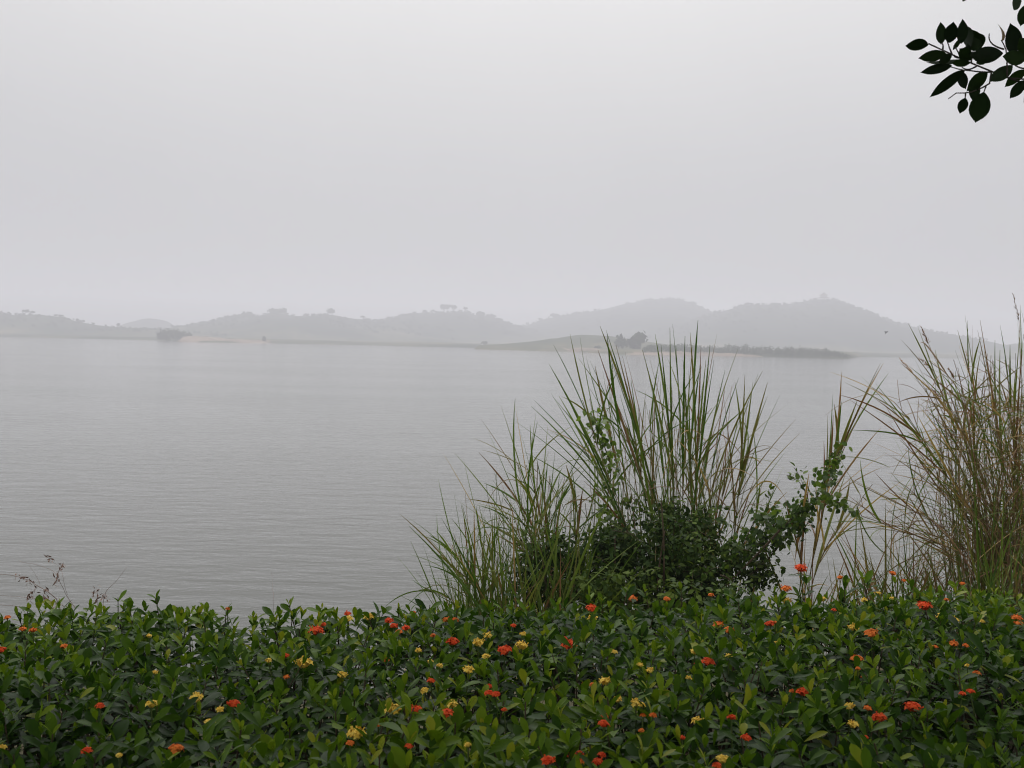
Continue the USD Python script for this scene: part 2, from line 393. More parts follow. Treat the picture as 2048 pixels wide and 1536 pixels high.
def mound(px_left, px_right, y_base, height, width, depth, seed, name='sandbank'):
    a, b = at(px_left, y_base, depth), at(px_right, y_base, depth)
    X = np.linspace(a[0], b[0], 70); v = np.linspace(-1, 1, 15)
    XX, VV = np.meshgrid(X, v, indexing='ij')
    u = np.linspace(-1, 1, 70)[:, None]
    XX = XX
    YY = shore_at(XX / depth) - 2.5 + (VV + 1) * width / 2 + 0 * XX
    ZZ = -.35 + height * np.clip(1 - u ** 2, 0, 1) ** .8 * (1 - np.abs(VV) ** 2.2) * (.35 + 1.3 * meshkit.fbm(np.stack([XX / 11, YY / 14, XX * 0], -1), 3, seed))
    structure(name, grid(XX, YY, ZZ), sand_look)


mound(270, 545, 680, 3.9, 60, 800, 3)
mound(985, 1330, 697, 2.4, 22, 640, 4)
mound(1200, 1560, 709, 2.2, 18, 560, 5)

# near bank
HEDGE_EDGE = np.array([(-2600, 1250), (-1200, 1222), (-300, 1212), (0, 1209), (120, 1207), (300, 1206), (450, 1218), (492, 1240), (530, 1224), (620, 1222), (700, 1226), (800, 1221), (900, 1214), (1020, 1210), (1150, 1206), (1280, 1200), (1400, 1186), (1500, 1184), (1600, 1190), (1700, 1176), (1800, 1164), (1900, 1167), (2048, 1170), (2500, 1150), (3600, 1110)], float)


def hedge_top(x, y):
    p = np.stack([np.asarray(x, float), np.asarray(y, float), np.zeros_like(np.asarray(x, float))], -1)
    return 3.62 - .085 * (y - 2.0) + .11 * (meshkit.fbm(p * 1.7, 2, 12) - .5) + .07 * (meshkit.fbm(p * 5.5, 2, 13) - .5)


def on_hedge(x, y, lift=0.0):
    d = ray(x, y)
    lo, hi = 1.0, 9.0
    for _ in range(40):
        mid = (lo + hi) / 2
        p = EYE + d * (mid / d[1])
        if p[2] > hedge_top(p[0], p[1]) + lift:
            lo = mid
        else:
            hi = mid
    return EYE + d * (lo / d[1])


_edge = []
for x, y in HEDGE_EDGE:
    d = ray(x, y)
    k = (EYE[2] - 3.46) / -d[2]
    _edge.append(EYE + d * k)
_edge = np.array(_edge)
edge_y = PchipInterpolator(_edge[:, 0], _edge[:, 1])

gx, gy = np.meshgrid(np.linspace(-34, 34, 170), np.r_[np.linspace(-30, 0, 22), np.linspace(0.3, 18, 90)], indexing='ij')
brk = np.clip(edge_y(np.clip(gx, _edge[0, 0], _edge[-1, 0])), 3.2, 6.5) + .35
gz = 2.92 - .40 * np.maximum(gy - brk, 0) * (1 - np.exp(-np.maximum(gy - brk, 0) / 1.2)) + .16 * (meshkit.fbm(np.stack([gx, gy, gx * 0], -1) * .9, 3, 2) - .5)
gz = np.maximum(gz, -1.6)
structure('ground', grid(gx, gy, gz), soil_look)


def ground_z(x, y):
    b = float(np.clip(edge_y(np.clip(x, _edge[0, 0], _edge[-1, 0])), 3.2, 6.5)) + .35
    e = max(y - b, 0)
    return max(2.92 - .40 * e * (1 - math.exp(-e / 1.2)), -1.6)


# ------------------------------------------------------------------ haze
HX, HY0, HY1, HZ0, HZ1 = 2500, -200, 2800, -3.0, 112.0
hv = np.array([[x, y, z] for x in (-HX, HX) for y in (HY0, HY1) for z in (HZ0, HZ1)], float)
hf = np.array([[0, 1, 3], [0, 3, 2], [4, 6, 7], [4, 7, 5], [0, 4, 5], [0, 5, 1], [2, 3, 7], [2, 7, 6], [0, 2, 6], [0, 6, 4], [1, 5, 7], [1, 7, 3]])
hz = put('haze', (hv, hf), haze_look, kind='stuff')
tag(hz.GetPrim(), 'pale grey haze lying over the lake and far hills', 'haze')

# ------------------------------------------------------------------ far trees, thicket, pavilion, hut, bird
def far_crown(c, r, n, rng, lumps=5, size=.22):
    cs = c + rng.normal(size=(lumps, 3)) * np.asarray(r) * [.5, .5, .32]
    rs = np.asarray(r) * rng.uniform(.45, .75, (lumps, 1))
    P, U = blob_leaves(n, cs, rs, rng, .3)
    L = size * np.mean(r) * rng.uniform(.7, 1.4, n)
    V, f = leaves(P, unit(rng.normal(size=(n, 3))), U + .3 * rng.normal(size=(n, 3)), L * 1.6, L, .1, SMALL, .3)
    return many(V, f)


def far_tree(px, py_base, py_top, width_px, depth, label, kind='spread', name='ridge_tree', group='lone trees on the far hills', cat='tree', sink=1.0):
    rng = np.random.default_rng(int(px * 13 + py_top))
    base, top = at(px, py_base, depth), at(px, py_top, depth)
    h, w = top[2] - base[2], width_px * depth / FPX
    base = base - [0, 0, sink]
    t = thing(name, label, cat, group, base)
    lean = rng.normal(size=2) * .05 * h
    crown_at = base + [lean[0], lean[1], sink + h * (.72 if kind == 'spread' else .58)]
    put('trunk', tube(curve([base, (base + crown_at) / 2 + [lean[0] * .3, 0, 0], crown_at + [0, 0, .1 * h]], 6), np.linspace(.045 * h + .08, .015 * h + .04, 6), 5), far_bark, t)
    r = [w / 2, w / 2 * .9, h * (.27 if kind == 'spread' else .42)]
    put('crown', far_crown(crown_at, r, 220 if kind == 'spread' else 320, rng, 5, .24), far_leaf, t, tone=None)
    return t


FT = [
    (50, 631, 619, 11, 1150, 'small flat-topped tree on the left hill crest, nearest the picture edge'),
    (65, 631, 621.5, 8, 1150, 'small round tree just right of the flat-topped one, left hill crest'),
    (118, 635, 630, 14, 1150, 'low bushy tree where the left hill starts to fall'),
    (155, 645, 637.5, 8, 1150, 'slim upper tree of a pair on the falling slope of the left hill'),
    (166, 647.5, 640, 7, 1150, 'slim lower tree of a pair on the falling slope of the left hill'),
    (236, 656, 646, 7, 1150, 'thin lone tree at the low right end of the left hill'),
    (470, 637, 628.5, 7, 1420, 'thin tree left of the wide grove on the second hill'),
    (496, 633.5, 624, 26, 1420, 'wide low grove tree on the left shoulder of the second hill'),
    (557, 630, 617, 25, 1420, 'big domed tree on the highest crest of the second hill'),
    (612, 634, 626.5, 7, 1420, 'thin tree in the saddle between the two big crowns of the second hill'),
    (665, 632.5, 618.5, 22, 1420, 'big broad tree with a gap under its crown, right crest of the second hill'),
    (727, 640, 631, 8, 1420, 'lone tree on the right slope of the second hill'),
    (750, 644, 638, 10, 1420, 'low bush tree near the foot of the second hill, right side'),
    (762, 646, 636.5, 5, 1420, 'thin upright tree where the second and middle hills meet'),
    (800, 636, 628.5, 6, 1540, 'small pointed tree at the left end of the middle hill crest'),
    (828, 632.5, 622.5, 7, 1540, 'thin tree standing alone on the middle hill, left of its open pair'),
    (847, 630.5, 619.5, 10, 1540, 'open-crowned tree left of a pair on the middle hill crest'),
    (865, 630, 619.5, 8, 1540, 'tall thin tree right of a pair on the middle hill crest'),
    (888, 629, 608.0, 17, 1540, 'tallest tree on the middle hill, its wide crown high above the crest'),
    (907, 628.5, 609.5, 12, 1540, 'second tall tree, right beside the tallest one on the middle hill'),
    (929, 627, 613.5, 7, 1540, 'dark narrow tree on the highest point of the middle hill'),
    (960, 633, 625, 24, 1540, 'low rounded tree on the right shoulder of the middle hill'),
    (984, 637, 631, 12, 1540, 'low tree on the right slope of the middle hill, above the lone thin one'),
    (1023, 654, 646, 5, 1540, 'lone thin tree low on the right slope of the middle hill'),
    (1082, 643, 636, 8, 1720, 'faint small tree on the long left slope of the right mountain'),
    (1112, 637, 628, 22, 1720, 'faint wide tree on the long left slope of the right mountain'),
    (1496, 612, 606, 11, 1480, 'faint low tree on the left shoulder of the pavilion peak'),
]
for i, (px, b, t, w, d, lab) in enumerate(FT):
    far_tree(px, b, t, w, d, lab, 'round' if w > 15 and px not in (888, 665) else 'spread')
far_tree(1236, 703, 674, 26, 640, 'dark rounded tree by the far shore, left of a pair', 'round', 'shore_tree', 'pair of dark trees by the far shore')
far_tree(1277, 704, 669, 36, 640, 'dark rounded larger tree by the far shore, right of a pair', 'round', 'shore_tree', 'pair of dark trees by the far shore')
far_tree(1196, 702, 692, 14, 660, 'low shore bush left of the pair of dark shore trees', 'round', 'shore_bush', None, 'bush')
far_tree(526, 684.5, 671.5, 9, 830, 'small dark tree at the right tip of the sandbank', 'round', 'shore_tree', None)
far_tree(965, 692, 681, 14, 900, 'small dark tree beside the white hut on the far shore', 'round', 'shore_tree', None)

# thicket on the left sandbank
rng = np.random.default_rng(5)
t = thing('thicket', 'dark low thicket on the left end of the sandbank across the lake', 'thicket')
cs, rs = [], []
for x, top, w in ((308, 662, 16), (318, 659.5, 22), (333, 660, 26), (347, 663, 22), (358, 667, 16), (300, 667, 12)):
    p, q = at(x, 678.5, 800), at(x, top, 800)
    h = q[2] - p[2] + 1.0
    cs.append([p[0], 800 + rng.normal() * 2 + 22, p[2] + h * .45]); rs.append([w * .4 * .5, 4.5, h * .56])
P, U = blob_leaves(1500, cs, rs, rng, .4)
L = rng.uniform(.5, 1.0, len(P))
put('foliage', many(*leaves(P, unit(rng.normal(size=P.shape)), U, L * 1.6, L * .8, .1, SMALL)), far_leaf, t, kind='stuff')
for c in cs:
    put('stem', tube([[c[0], c[1], 1.0], [c[0] + .3, c[1], c[2]]], [.18, .08]), far_bark, t)

# wooded point on the right: reads as one mass
cs, rs = [], []
for x in np.arange(1290, 1706, 6.5):
    ytop = np.interp(x, [1290, 1330, 1400, 1440, 1455, 1480, 1520, 1600, 1650, 1680, 1706], [690, 687, 689, 694, 688, 691, 692.5, 694, 699, 704, 714]) + rng.normal() * 1.3
    for back in (0, 14):
        yb = np.interp(x, [1290, 1450, 1706], [705, 708, 716])
        dd = float(shore_at((x - 1024) / FPX)) + 7 + back
        p, q = at(x, yb, dd), at(x, ytop, dd)
        h = max(q[2] - max(p[2], .4), 1.5) * rng.uniform(.86, 1.04)
        cs.append([p[0], dd + rng.normal() * 2, max(p[2], .2) + h * .5]); rs.append([1.5 + .2 * rng.random(), 2.2, h * .58])
P, U = blob_leaves(9000, cs, rs, rng, .4)
L = rng.uniform(.22, .5, len(P))
w = put('far_wood', many(*leaves(P, unit(rng.normal(size=P.shape)), U, L * 1.7, L, .1, SMALL)), far_leaf, kind='stuff')
tag(w.GetPrim(), 'dark strip of low woods on the point across the lake', 'wood')

# pavilion on the right peak
pb = at(1647, 601.5, 1480)
k = 1480 / FPX
t = thing('pavilion', 'faint two-tiered pavilion on the top of the right mountain', 'pavilion', None, pb - [0, 0, 1.5])


def roof(c, rx, h, eave=.35, n=12):
    v, f = [], []
    prof = [(1.0, 0), (.82, .16), (.6, .38), (.36, .7), (.12, 1.0)]
    for q, z in prof:
        for j in range(n):
            a = 2 * math.pi * (j + .5) / n
            m = 1 / max(abs(math.cos(a)), abs(math.sin(a)))
            lift = eave * (q ** 4) * (m - 1)
            v.append([c[0] + rx * q * m * math.cos(a) * .9, c[1] + rx * q * m * math.sin(a) * .9, c[2] + h * z + lift])
    for i in range(len(prof) - 1):
        for j in range(n):
            a, b = i * n + j, i * n + (j + 1) % n
            f += [[a, b, b + n], [a, b + n, a + n]]
    v.append([c[0], c[1], c[2] + h * 1.15]); f += [[(len(prof) - 1) * n + j, (len(prof) - 1) * n + (j + 1) % n, len(v) - 1] for j in range(n)]
    v.append([c[0], c[1], c[2] + .05]); f += [[(j + 1) % n, j, len(v) - 1] for j in range(n)]
    return np.array(v), np.array(f)


def bx(c, s):
    m = trimesh.creation.box(s); m.apply_translation(c)
    return np.array(m.vertices), np.array(m.faces)


put('platform', bx(pb + [0, 0, -.6], [24 * k, 20 * k, 2.2]), wall_look, t)
for ix in (-1, -.33, .33, 1):
    for iy in (-1, 1):
        put('column', tube([pb + [ix * 9 * k, iy * 7 * k, .4], pb + [ix * 9 * k, iy * 7 * k, 5.5 * k]], [.5, .45], 6), wall_look, t)
put('lower_roof', roof(pb + [0, 0, 5.4 * k], 12 * k, 4.2 * k), roof_look, t)
put('upper_wall', bx(pb + [0, 0, 8.8 * k], [11 * k, 10 * k, 4.4 * k]), wall_look, t)
put('upper_roof', roof(pb + [0, 0, 10.6 * k], 8.2 * k, 5.6 * k), roof_look, t)
for x, b, tp, w, lab in ((1628, 602, 596.5, 6, 'small round tree just left of the pavilion'), (1664, 602, 597, 5, 'small round tree just right of the pavilion')):
    far_tree(x, b, tp, w, 1480, lab, 'round', 'ridge_tree', 'trees beside the pavilion')

# white hut by the shore
hb = at(965, 692.3, 850)
t = thing('hut', 'tiny white hut on the far shore below the middle hill', 'hut', None, hb)
put('wall', bx(hb + [0, 0, .7], [1.6, 1.5, 1.6]), wall_look, t)
put('roof', roof(hb + [0, 0, 1.5], 1.1, .5, .05, 8), wall_look, t)
put('door', bx(hb + [.2, -.76, .5], [.5, .04, 1.0]), far_bark, t)

# bird
bc = at(1772, 665, 95)
t = thing('bird', 'small dark bird flying over the lake before the right mountain', 'bird', None, bc)
prof = np.array([(0, -.12), (.012, -.11), (.026, -.05), (.03, .01), (.022, .06), (.02, .08), (.010, .105), (0, .125)])
bm = trimesh.creation.revolve(prof, sections=10)
T = trimesh.transformations
bm.apply_transform(T.rotation_matrix(math.radians(25), [1, 0, 0])); bm.apply_transform(T.rotation_matrix(math.radians(20), [0, 1, 0])); bm.apply_translation(bc)
put('body', (np.array(bm.vertices), np.array(bm.faces)), feather_look, t, True)
for s in (-1, 1):
    wv, wf = leaves(np.array([bc]), np.array([[s * .75, -.2, .55]]), np.array([[0, 1.0, .3]]), .22, .045, .25, OVATE, .1)
    put('wing', (wv[0], wf), feather_look, t, True)
wv, wf = leaves(np.array([bc + [-.03, .04, -.09]]), np.array([[-.3, .3, -1.0]]), np.array([[0, 1.0, .3]]), .10, .025, .0, OVATE, .1)
put('tail', (wv[0], wf), feather_look, t, True)

# ------------------------------------------------------------------ flowering hedge
rng = np.random.default_rng(11)
hedge = thing('flowering_hedge', 'low dense hedge of glossy green leaves with red and yellow flower heads', 'hedge')
xs, ys = [], []
step = .062
for yy in np.arange(1.15, 6.6, step):
    lim = .60 * yy + 1.1
    for xx in np.arange(-lim, lim, step):
        xs.append(xx + rng.uniform(-.5, .5) * step); ys.append(yy + rng.uniform(-.5, .5) * step)
xs, ys = np.array(xs), np.array(ys)
e = edge_y(np.clip(xs, _edge[0, 0], _edge[-1, 0]))
ok = ys < e
xs, ys, e = xs[ok], ys[ok], e[ok]
n = len(xs)
round_off = np.clip((e - ys) / .22, 0, 1)
tip = np.stack([xs, ys, hedge_top(xs, ys) - .14 * (1 - round_off) ** 2 + rng.normal(size=n) * .022], -1)
tall = rng.random(n) < .03
tip[tall, 2] += rng.uniform(.02, .07, tall.sum())
# the tall sprouts along the far rim that the photo shows
SPROUTS = [(236, 1183), (312, 1178), (412, 1212), (452, 1212), (507, 1222), (560, 1220), (585, 1215), (660, 1218), (820, 1212), (1178, 1182), (1205, 1190), (1258, 1175), (1290, 1172), (1362, 1168), (1612, 1150), (1690, 1160), (1728, 1148), (1736, 1150), (1790, 1152), (1822, 1160), (1835, 1180), (1600, 1178), (1550, 1172), (1455, 1178)]
st = np.array([at(x, y + 12, float(edge_y(np.clip((x - 1024) / FPX * 4.1, -3, 3))) - .12) for x, y in SPROUTS])
tip = np.vstack([tip, st]); n = len(tip)
axis = unit(np.stack([rng.normal(size=n) * .24, rng.normal(size=n) * .24 - .06, np.ones(n)], -1))
axis[-len(st):] = unit(np.stack([rng.normal(size=len(st)) * .12, rng.normal(size=len(st)) * .12, np.ones(len(st))], -1))
young = rng.random(n)
young[-len(st):] = rng.uniform(.2, .8, len(st))
vigor = rng.uniform(.75, 1.25, n)
patch = meshkit.fbm(np.stack([tip[:, 0] * .9, tip[:, 1] * .9, tip[:, 0] * 0], -1), 3, 33)
phi = rng.uniform(0, 2 * np.pi, n)
P, D, N, L, W, C, TN, TOPNESS = [], [], [], [], [], [], [], []
a0 = unit(np.cross(axis, np.tile([0.0, 1.0, 0.05], (n, 1))))
b0 = np.cross(axis, a0)
for k in range(6):
    drop = np.array([.0, .016, .036, .062, .095, .135])[k] * vigor
    for s in (0, 1):
        if k == 0:
            use = young < .55
        elif k >= 4:
            use = rng.random(n) < .8
        else:
            use = rng.random(n) < .95
        az = phi + k * math.pi / 2 + s * math.pi + rng.normal(size=n) * .28
        side = a0 * np.cos(az)[:, None] + b0 * np.sin(az)[:, None]
        open_ = np.radians(np.array([24, 40, 56, 70, 84, 96])[k] + rng.normal(size=n) * 13)
        d = axis * np.cos(open_)[:, None] + side * np.sin(open_)[:, None]
        nn = axis * np.sin(open_)[:, None] - side * np.cos(open_)[:, None] + rng.normal(size=(n, 3)) * .16
        size = np.array([.55, .82, 1.0, 1.08, 1.05, 1.0])[k]
        l = .063 * size * vigor ** .6 * rng.uniform(.58, 1.22, n)
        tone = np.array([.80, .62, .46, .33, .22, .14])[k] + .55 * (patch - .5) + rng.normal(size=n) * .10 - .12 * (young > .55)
        tone = np.where(rng.random(n) < .012, .98, tone)
        P.append((tip - axis * drop[:, None])[use]); D.append(d[use]); N.append(nn[use]); L.append(l[use]); W.append((l * rng.uniform(.17, .235, n))[use])
        C.append((rng.uniform(.0, .26, n) + .05 * k * .4)[use]); TN.append(np.clip(tone, .02, 1)[use]); TOPNESS.append(np.full(use.sum(), k))
P, D, N, L, W, C, TN, TOPNESS = (np.concatenate(x) for x in (P, D, N, L, W, C, TN, TOPNESS))
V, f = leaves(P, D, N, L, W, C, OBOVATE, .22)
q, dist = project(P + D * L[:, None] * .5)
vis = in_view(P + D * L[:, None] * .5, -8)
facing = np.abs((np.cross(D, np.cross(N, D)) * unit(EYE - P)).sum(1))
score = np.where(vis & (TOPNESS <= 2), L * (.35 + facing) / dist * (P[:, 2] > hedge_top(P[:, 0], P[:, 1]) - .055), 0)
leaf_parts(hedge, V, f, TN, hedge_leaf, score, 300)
# stems: slender ones under every few shoots
stems = []
for i in range(0, n, 3):
    b = tip[i] + [rng.normal() * .05, rng.normal() * .05, -.48 * (tip[i][2] - ground_z(tip[i][0], tip[i][1])) - .16]
    stems.append(tube(np.array([tip[i], tip[i] - axis[i] * .13, b]), [.0016, .0028, .0045], 4))
for i in range(n - len(st), n):
    stems.append(tube(np.array([tip[i], tip[i] - axis[i] * .2]), [.0015, .003], 4))
put('twigs', join(stems), stem_look, hedge, kind='stuff')
woody = []
for xx in np.arange(-3.4, 3.6, .34):
    for yy in np.arange(1.35, 4.6, .34):
        x0, y0 = xx + rng.uniform(-.1, .1), yy + rng.uniform(-.1, .1)
        if y0 < edge_y(np.clip(x0, _edge[0, 0], _edge[-1, 0])) - .1:
            for q_ in range(3):
                e0 = np.array([x0, y0, ground_z(x0, y0) - .05])
                e1 = np.array([x0 + rng.normal() * .13, y0 + rng.normal() * .13, hedge_top(x0, y0) - .14])
                woody.append(tube(np.array([e0, (e0 + e1) / 2 + rng.normal(size=3) * .02, e1]), [.010, .007, .004], 5))
put('stems', join(woody), stem_look, hedge, kind='stuff')
# older leaves in the hedge's inside and down its sides
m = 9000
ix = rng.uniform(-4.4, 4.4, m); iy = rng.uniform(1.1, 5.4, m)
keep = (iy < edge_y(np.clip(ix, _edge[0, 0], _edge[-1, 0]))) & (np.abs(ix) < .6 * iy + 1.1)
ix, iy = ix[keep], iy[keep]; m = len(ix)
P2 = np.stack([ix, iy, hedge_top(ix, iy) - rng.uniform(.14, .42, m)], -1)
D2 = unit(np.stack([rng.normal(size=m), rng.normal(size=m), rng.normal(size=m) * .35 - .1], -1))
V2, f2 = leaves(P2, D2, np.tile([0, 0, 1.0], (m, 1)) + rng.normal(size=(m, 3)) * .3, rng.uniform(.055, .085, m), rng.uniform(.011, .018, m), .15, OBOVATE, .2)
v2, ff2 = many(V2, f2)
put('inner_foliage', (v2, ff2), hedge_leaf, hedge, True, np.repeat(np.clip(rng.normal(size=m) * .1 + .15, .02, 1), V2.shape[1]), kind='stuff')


def flower_head(c, r, kind, rng):
    """A domed head of four-petalled florets on thin tubes; the yellow ones are spikier, half of their florets still closed."""
    petals, tubes = [], []
    nfl = int(np.clip(14 + r * 750, 16, 44))
    spiky = {'y': .5, 'r': .12, 'o': .15}[kind]
    base = c - np.array([0, 0, r * .9])
    for i in range(nfl):
        u = math.sqrt((i + .5) / nfl)
        a = i * 2.39996 + rng.normal() * .2
        top = c + np.array([r * u * math.cos(a), r * u * math.sin(a), r * (.55 * math.sqrt(max(0, 1 - u * u)) - .12) + rng.normal() * r * .08])
        d = unit(top - base)
        if rng.random() < spiky:
            top = top + d * r * rng.uniform(.1, .5)
            tubes.append(tube(np.array([base + (top - base) * .3, top - d * r * .12, top]), [.0012, .0016, .0022], 4))
            continue
        tubes.append(tube(np.array([base + (top - base) * .3, top]), [.001, .0014], 4))
        s = unit(np.cross(d, [.3, .9, .1])); b = np.cross(d, s)
        rot = rng.uniform(0, math.pi / 2)
        pl = min(.0115, .32 * r + .003) * rng.uniform(.8, 1.15)
        for j in range(4):
            dd = s * math.cos(rot + j * math.pi / 2) + b * math.sin(rot + j * math.pi / 2)
            pv, pf = leaves(np.array([top]), np.array([dd + d * rng.uniform(-.05, .35)]), np.array([d]), pl, pl * .40, .12, SMALL, .2)
            petals.append((pv[0], pf))
    return join(petals + tubes), base


FL = [  # x, y, colour, width in pixels
    (2, 1300, 'r', 18), (128, 1292, 'o', 13), (15, 1235, 'o', 12), (45, 1258, 'o', 13), (66, 1260, 'o', 14), (200, 1411, 'r', 16), (173, 1501, 'r', 19), (352, 1497, 'o', 28), (466, 1407, 'r', 22), (455, 1217, 'o', 8),
    (303, 1408, 'y', 22), (393, 1395, 'y', 26), (440, 1419, 'y', 15), (419, 1444, 'y', 20), (310, 1345, 'y', 11), (5, 1495, 'y', 14), (238, 1511, 'y', 12), (298, 1272, 'y', 10),
    (632, 1262, 'r', 30), (646, 1249, 'r', 12), (571, 1311, 'r', 14), (695, 1227, 'r', 14), (697, 1237, 'y', 17), (738, 1234, 'y', 19), (778, 1241, 'r', 17), (788, 1251, 'r', 14), (812, 1256, 'r', 16), (798, 1264, 'o', 14), (827, 1225, 'r', 9),
    (892, 1239, 'o', 14), (910, 1240, 'o', 15), (905, 1283, 'r', 25), (866, 1271, 'o', 11), (1010, 1300, 'r', 28), (831, 1418, 'r', 23), (893, 1426, 'r', 26), (862, 1361, 'r', 14), (978, 1386, 'r', 18), (992, 1388, 'r', 17), (980, 1373, 'r', 13), (1009, 1419, 'r', 10), (757, 1450, 'o', 10),
    (700, 1486, 'o', 14), (817, 1492, 'r', 15), (573, 1354, 'o', 11),
    (607, 1326, 'y', 33), (537, 1321, 'y', 13), (684, 1350, 'y', 19), (837, 1301, 'y', 13), (772, 1320, 'o', 12), (975, 1271, 'y', 18), (957, 1285, 'y', 22), (972, 1313, 'y', 16), (937, 1340, 'y', 22), (861, 1323, 'y', 10), (879, 1331, 'y', 11), (849, 1381, 'y', 15), (786, 1418, 'y', 30), (905, 1409, 'y', 20), (713, 1467, 'y', 36), (936, 1490, 'y', 12),
    (1183, 1216, 'r', 23), (1264, 1197, 'o', 19), (1334, 1198, 'o', 14), (1422, 1190, 'o', 11), (1138, 1288, 'r', 29), (1128, 1277, 'r', 13), (1027, 1251, 'r', 11), (1437, 1249, 'o', 20), (1458, 1260, 'o', 21), (1534, 1248, 'r', 10), (1416, 1323, 'r', 25), (1396, 1327, 'r', 13), (1171, 1367, 'r', 13), (1186, 1370, 'o', 13),
    (1207, 1447, 'r', 22), (1210, 1432, 'r', 13), (1286, 1430, 'o', 10), (1306, 1430, 'o', 13), (1283, 1461, 'o', 10), (1365, 1475, 'r', 10), (1463, 1434, 'r', 14), (1492, 1475, 'r', 18), (1097, 1520, 'r', 24), (1142, 1509, 'r', 20), (1158, 1508, 'r', 18), (1160, 1522, 'o', 14), (1203, 1509, 'r', 15), (1196, 1523, 'r', 20), (1433, 1530, 'r', 15),
    (1043, 1291, 'y', 25), (1186, 1236, 'y', 19), (1046, 1268, 'y', 11), (1170, 1270, 'y', 10), (1229, 1304, 'y', 11), (1390, 1303, 'y', 17), (1280, 1330, 'y', 12), (1300, 1341, 'y', 15), (1210, 1363, 'y', 23), (1376, 1356, 'y', 13), (1296, 1386, 'y', 12), (1235, 1399, 'y', 16), (1272, 1406, 'y', 20), (1284, 1410, 'y', 12), (1396, 1443, 'y', 23), (1445, 1518, 'y', 25), (1458, 1312, 'y', 12),
    (1785, 1146, 'o', 13), (1680, 1155, 'o', 11), (1572, 1177, 'o', 20), (1808, 1161, 'o', 9), (1925, 1167, 'o', 10), (1849, 1211, 'r', 29), (1892, 1199, 'o', 9), (1541, 1247, 'r', 17), (1551, 1245, 'o', 9), (1668, 1220, 'r', 9), (1742, 1266, 'o', 26), (1907, 1287, 'o', 17), (1932, 1291, 'o', 11), (1870, 1293, 'o', 9), (2033, 1236, 'o', 21), (2038, 1247, 'o', 16),
    (1714, 1317, 'o', 23), (1716, 1337, 'o', 9), (1727, 1352, 'o', 9), (1605, 1383, 'r', 25), (1584, 1382, 'o', 9), (1925, 1387, 'r', 12), (1941, 1382, 'r', 14), (1826, 1413, 'r', 31), (1759, 1435, 'r', 27), (1953, 1347, 'o', 15), (1732, 1474, 'r', 8), (1735, 1416, 'o', 13),
    (1573, 1202, 'y', 22), (1647, 1198, 'y', 15), (1755, 1187, 'y', 15), (1728, 1200, 'y', 12), (1784, 1197, 'y', 9), (1887, 1235, 'y', 25), (1908, 1240, 'y', 19), (1708, 1255, 'y', 21), (1965, 1243, 'y', 9), (2003, 1303, 'y', 11), (1935, 1331, 'y', 8), (1699, 1412, 'y', 19), (1706, 1449, 'y', 22), (1554, 1285, 'y', 9)]
frng = np.random.default_rng(3)
for x, y, kind, w in FL:
    c = on_hedge(x, y, .024)
    lim = float(edge_y(np.clip(c[0], -3, 3)))
    if c[1] > lim - .05:
        c = at(x, y, lim - .08)
    r = w * .98 / 2 * (c - EYE)[1] / FPX
    vf, base = flower_head(c, r, kind, frng)
    h = put('flower_head', vf, {'r': flower_red, 'o': flower_orange, 'y': flower_yellow}[kind], hedge, label={'r': 'red flower head', 'o': 'orange flower head', 'y': 'yellow flower head'}[kind])
    put('stalk', tube(np.array([base + [0, 0, r * .45], base, base - [frng.normal() * .008, 0, .10]]), [.0018, .0018, .0022], 4), calyx_look, h)
# the one red head that stands clear above the far rim
c = at(1601, 1136, 4.15)
vf, base = flower_head(c, 24 / 2 * 4.15 / FPX, 'r', frng)
h = put('flower_head', vf, flower_red, hedge, label='red flower head standing clear above the rim against the lake')
put('stalk', tube(np.array([base + [0, 0, .012], base + [.002, 0, -.05], [base[0] - .01, base[1], 3.42]]), [.002, .0025, .003], 5), calyx_look, h)
hv_, hf_ = leaves(np.tile(base - [0, 0, .012], (4, 1)), np.array([[1, .2, .1], [-1, .1, .15], [.2, -1, -.2], [.1, 1, .1]]), np.tile([0, 0, 1.0], (4, 1)), .05, .011, .15, OBOVATE)
for i in range(4):
    put('leaf', (hv_[i], hf_), hedge_leaf, h, True, .4)


# ------------------------------------------------------------------ reeds and grasses
def blade(p0, p1, tangent, width, bow=.45, droop=.0, rng=None, segs=8, through=None):
    """A long narrow blade, folded along its middle, from p0 along the stem's direction and over to the tip p1."""
    p0, p1 = np.asarray(p0, float), np.asarray(p1, float)
    ln = np.linalg.norm(p1 - p0)
    c = p0 + unit(.40 * unit(tangent) + .60 * unit(p1 - p0)) * ln * bow + np.array([0, 0, droop * ln])
    if through is not None:
        c = 2 * np.asarray(through) - (p0 + p1) / 2
    u = np.linspace(0, 1, segs + 1)[:, None]
    p = (1 - u) ** 2 * p0 + 2 * u * (1 - u) * c + u ** 2 * p1
    t = unit(np.gradient(p, axis=0))
    side0 = unit(np.cross(t[0], [0, 0, 1.0]) + rng.normal(size=3) * .55)
    side = unit(side0 - (side0 * t).sum(1, keepdims=True) * t)
    nrm = np.cross(t, side)
    w = width * np.interp(u[:, 0], [0, .08, .3, .7, 1], [.5, .9, 1, .86, .12])[:, None]
    v = np.stack([p - side * w + nrm * w * .6, p, p + side * w + nrm * w * .6], 1).reshape(-1, 3)
    f = []
    for k in range(segs):
        for s in (0, 1):
            a = k * 3 + s
            f += [[a, a + 1, a + 4], [a, a + 4, a + 3]]
    return v, np.array(f)


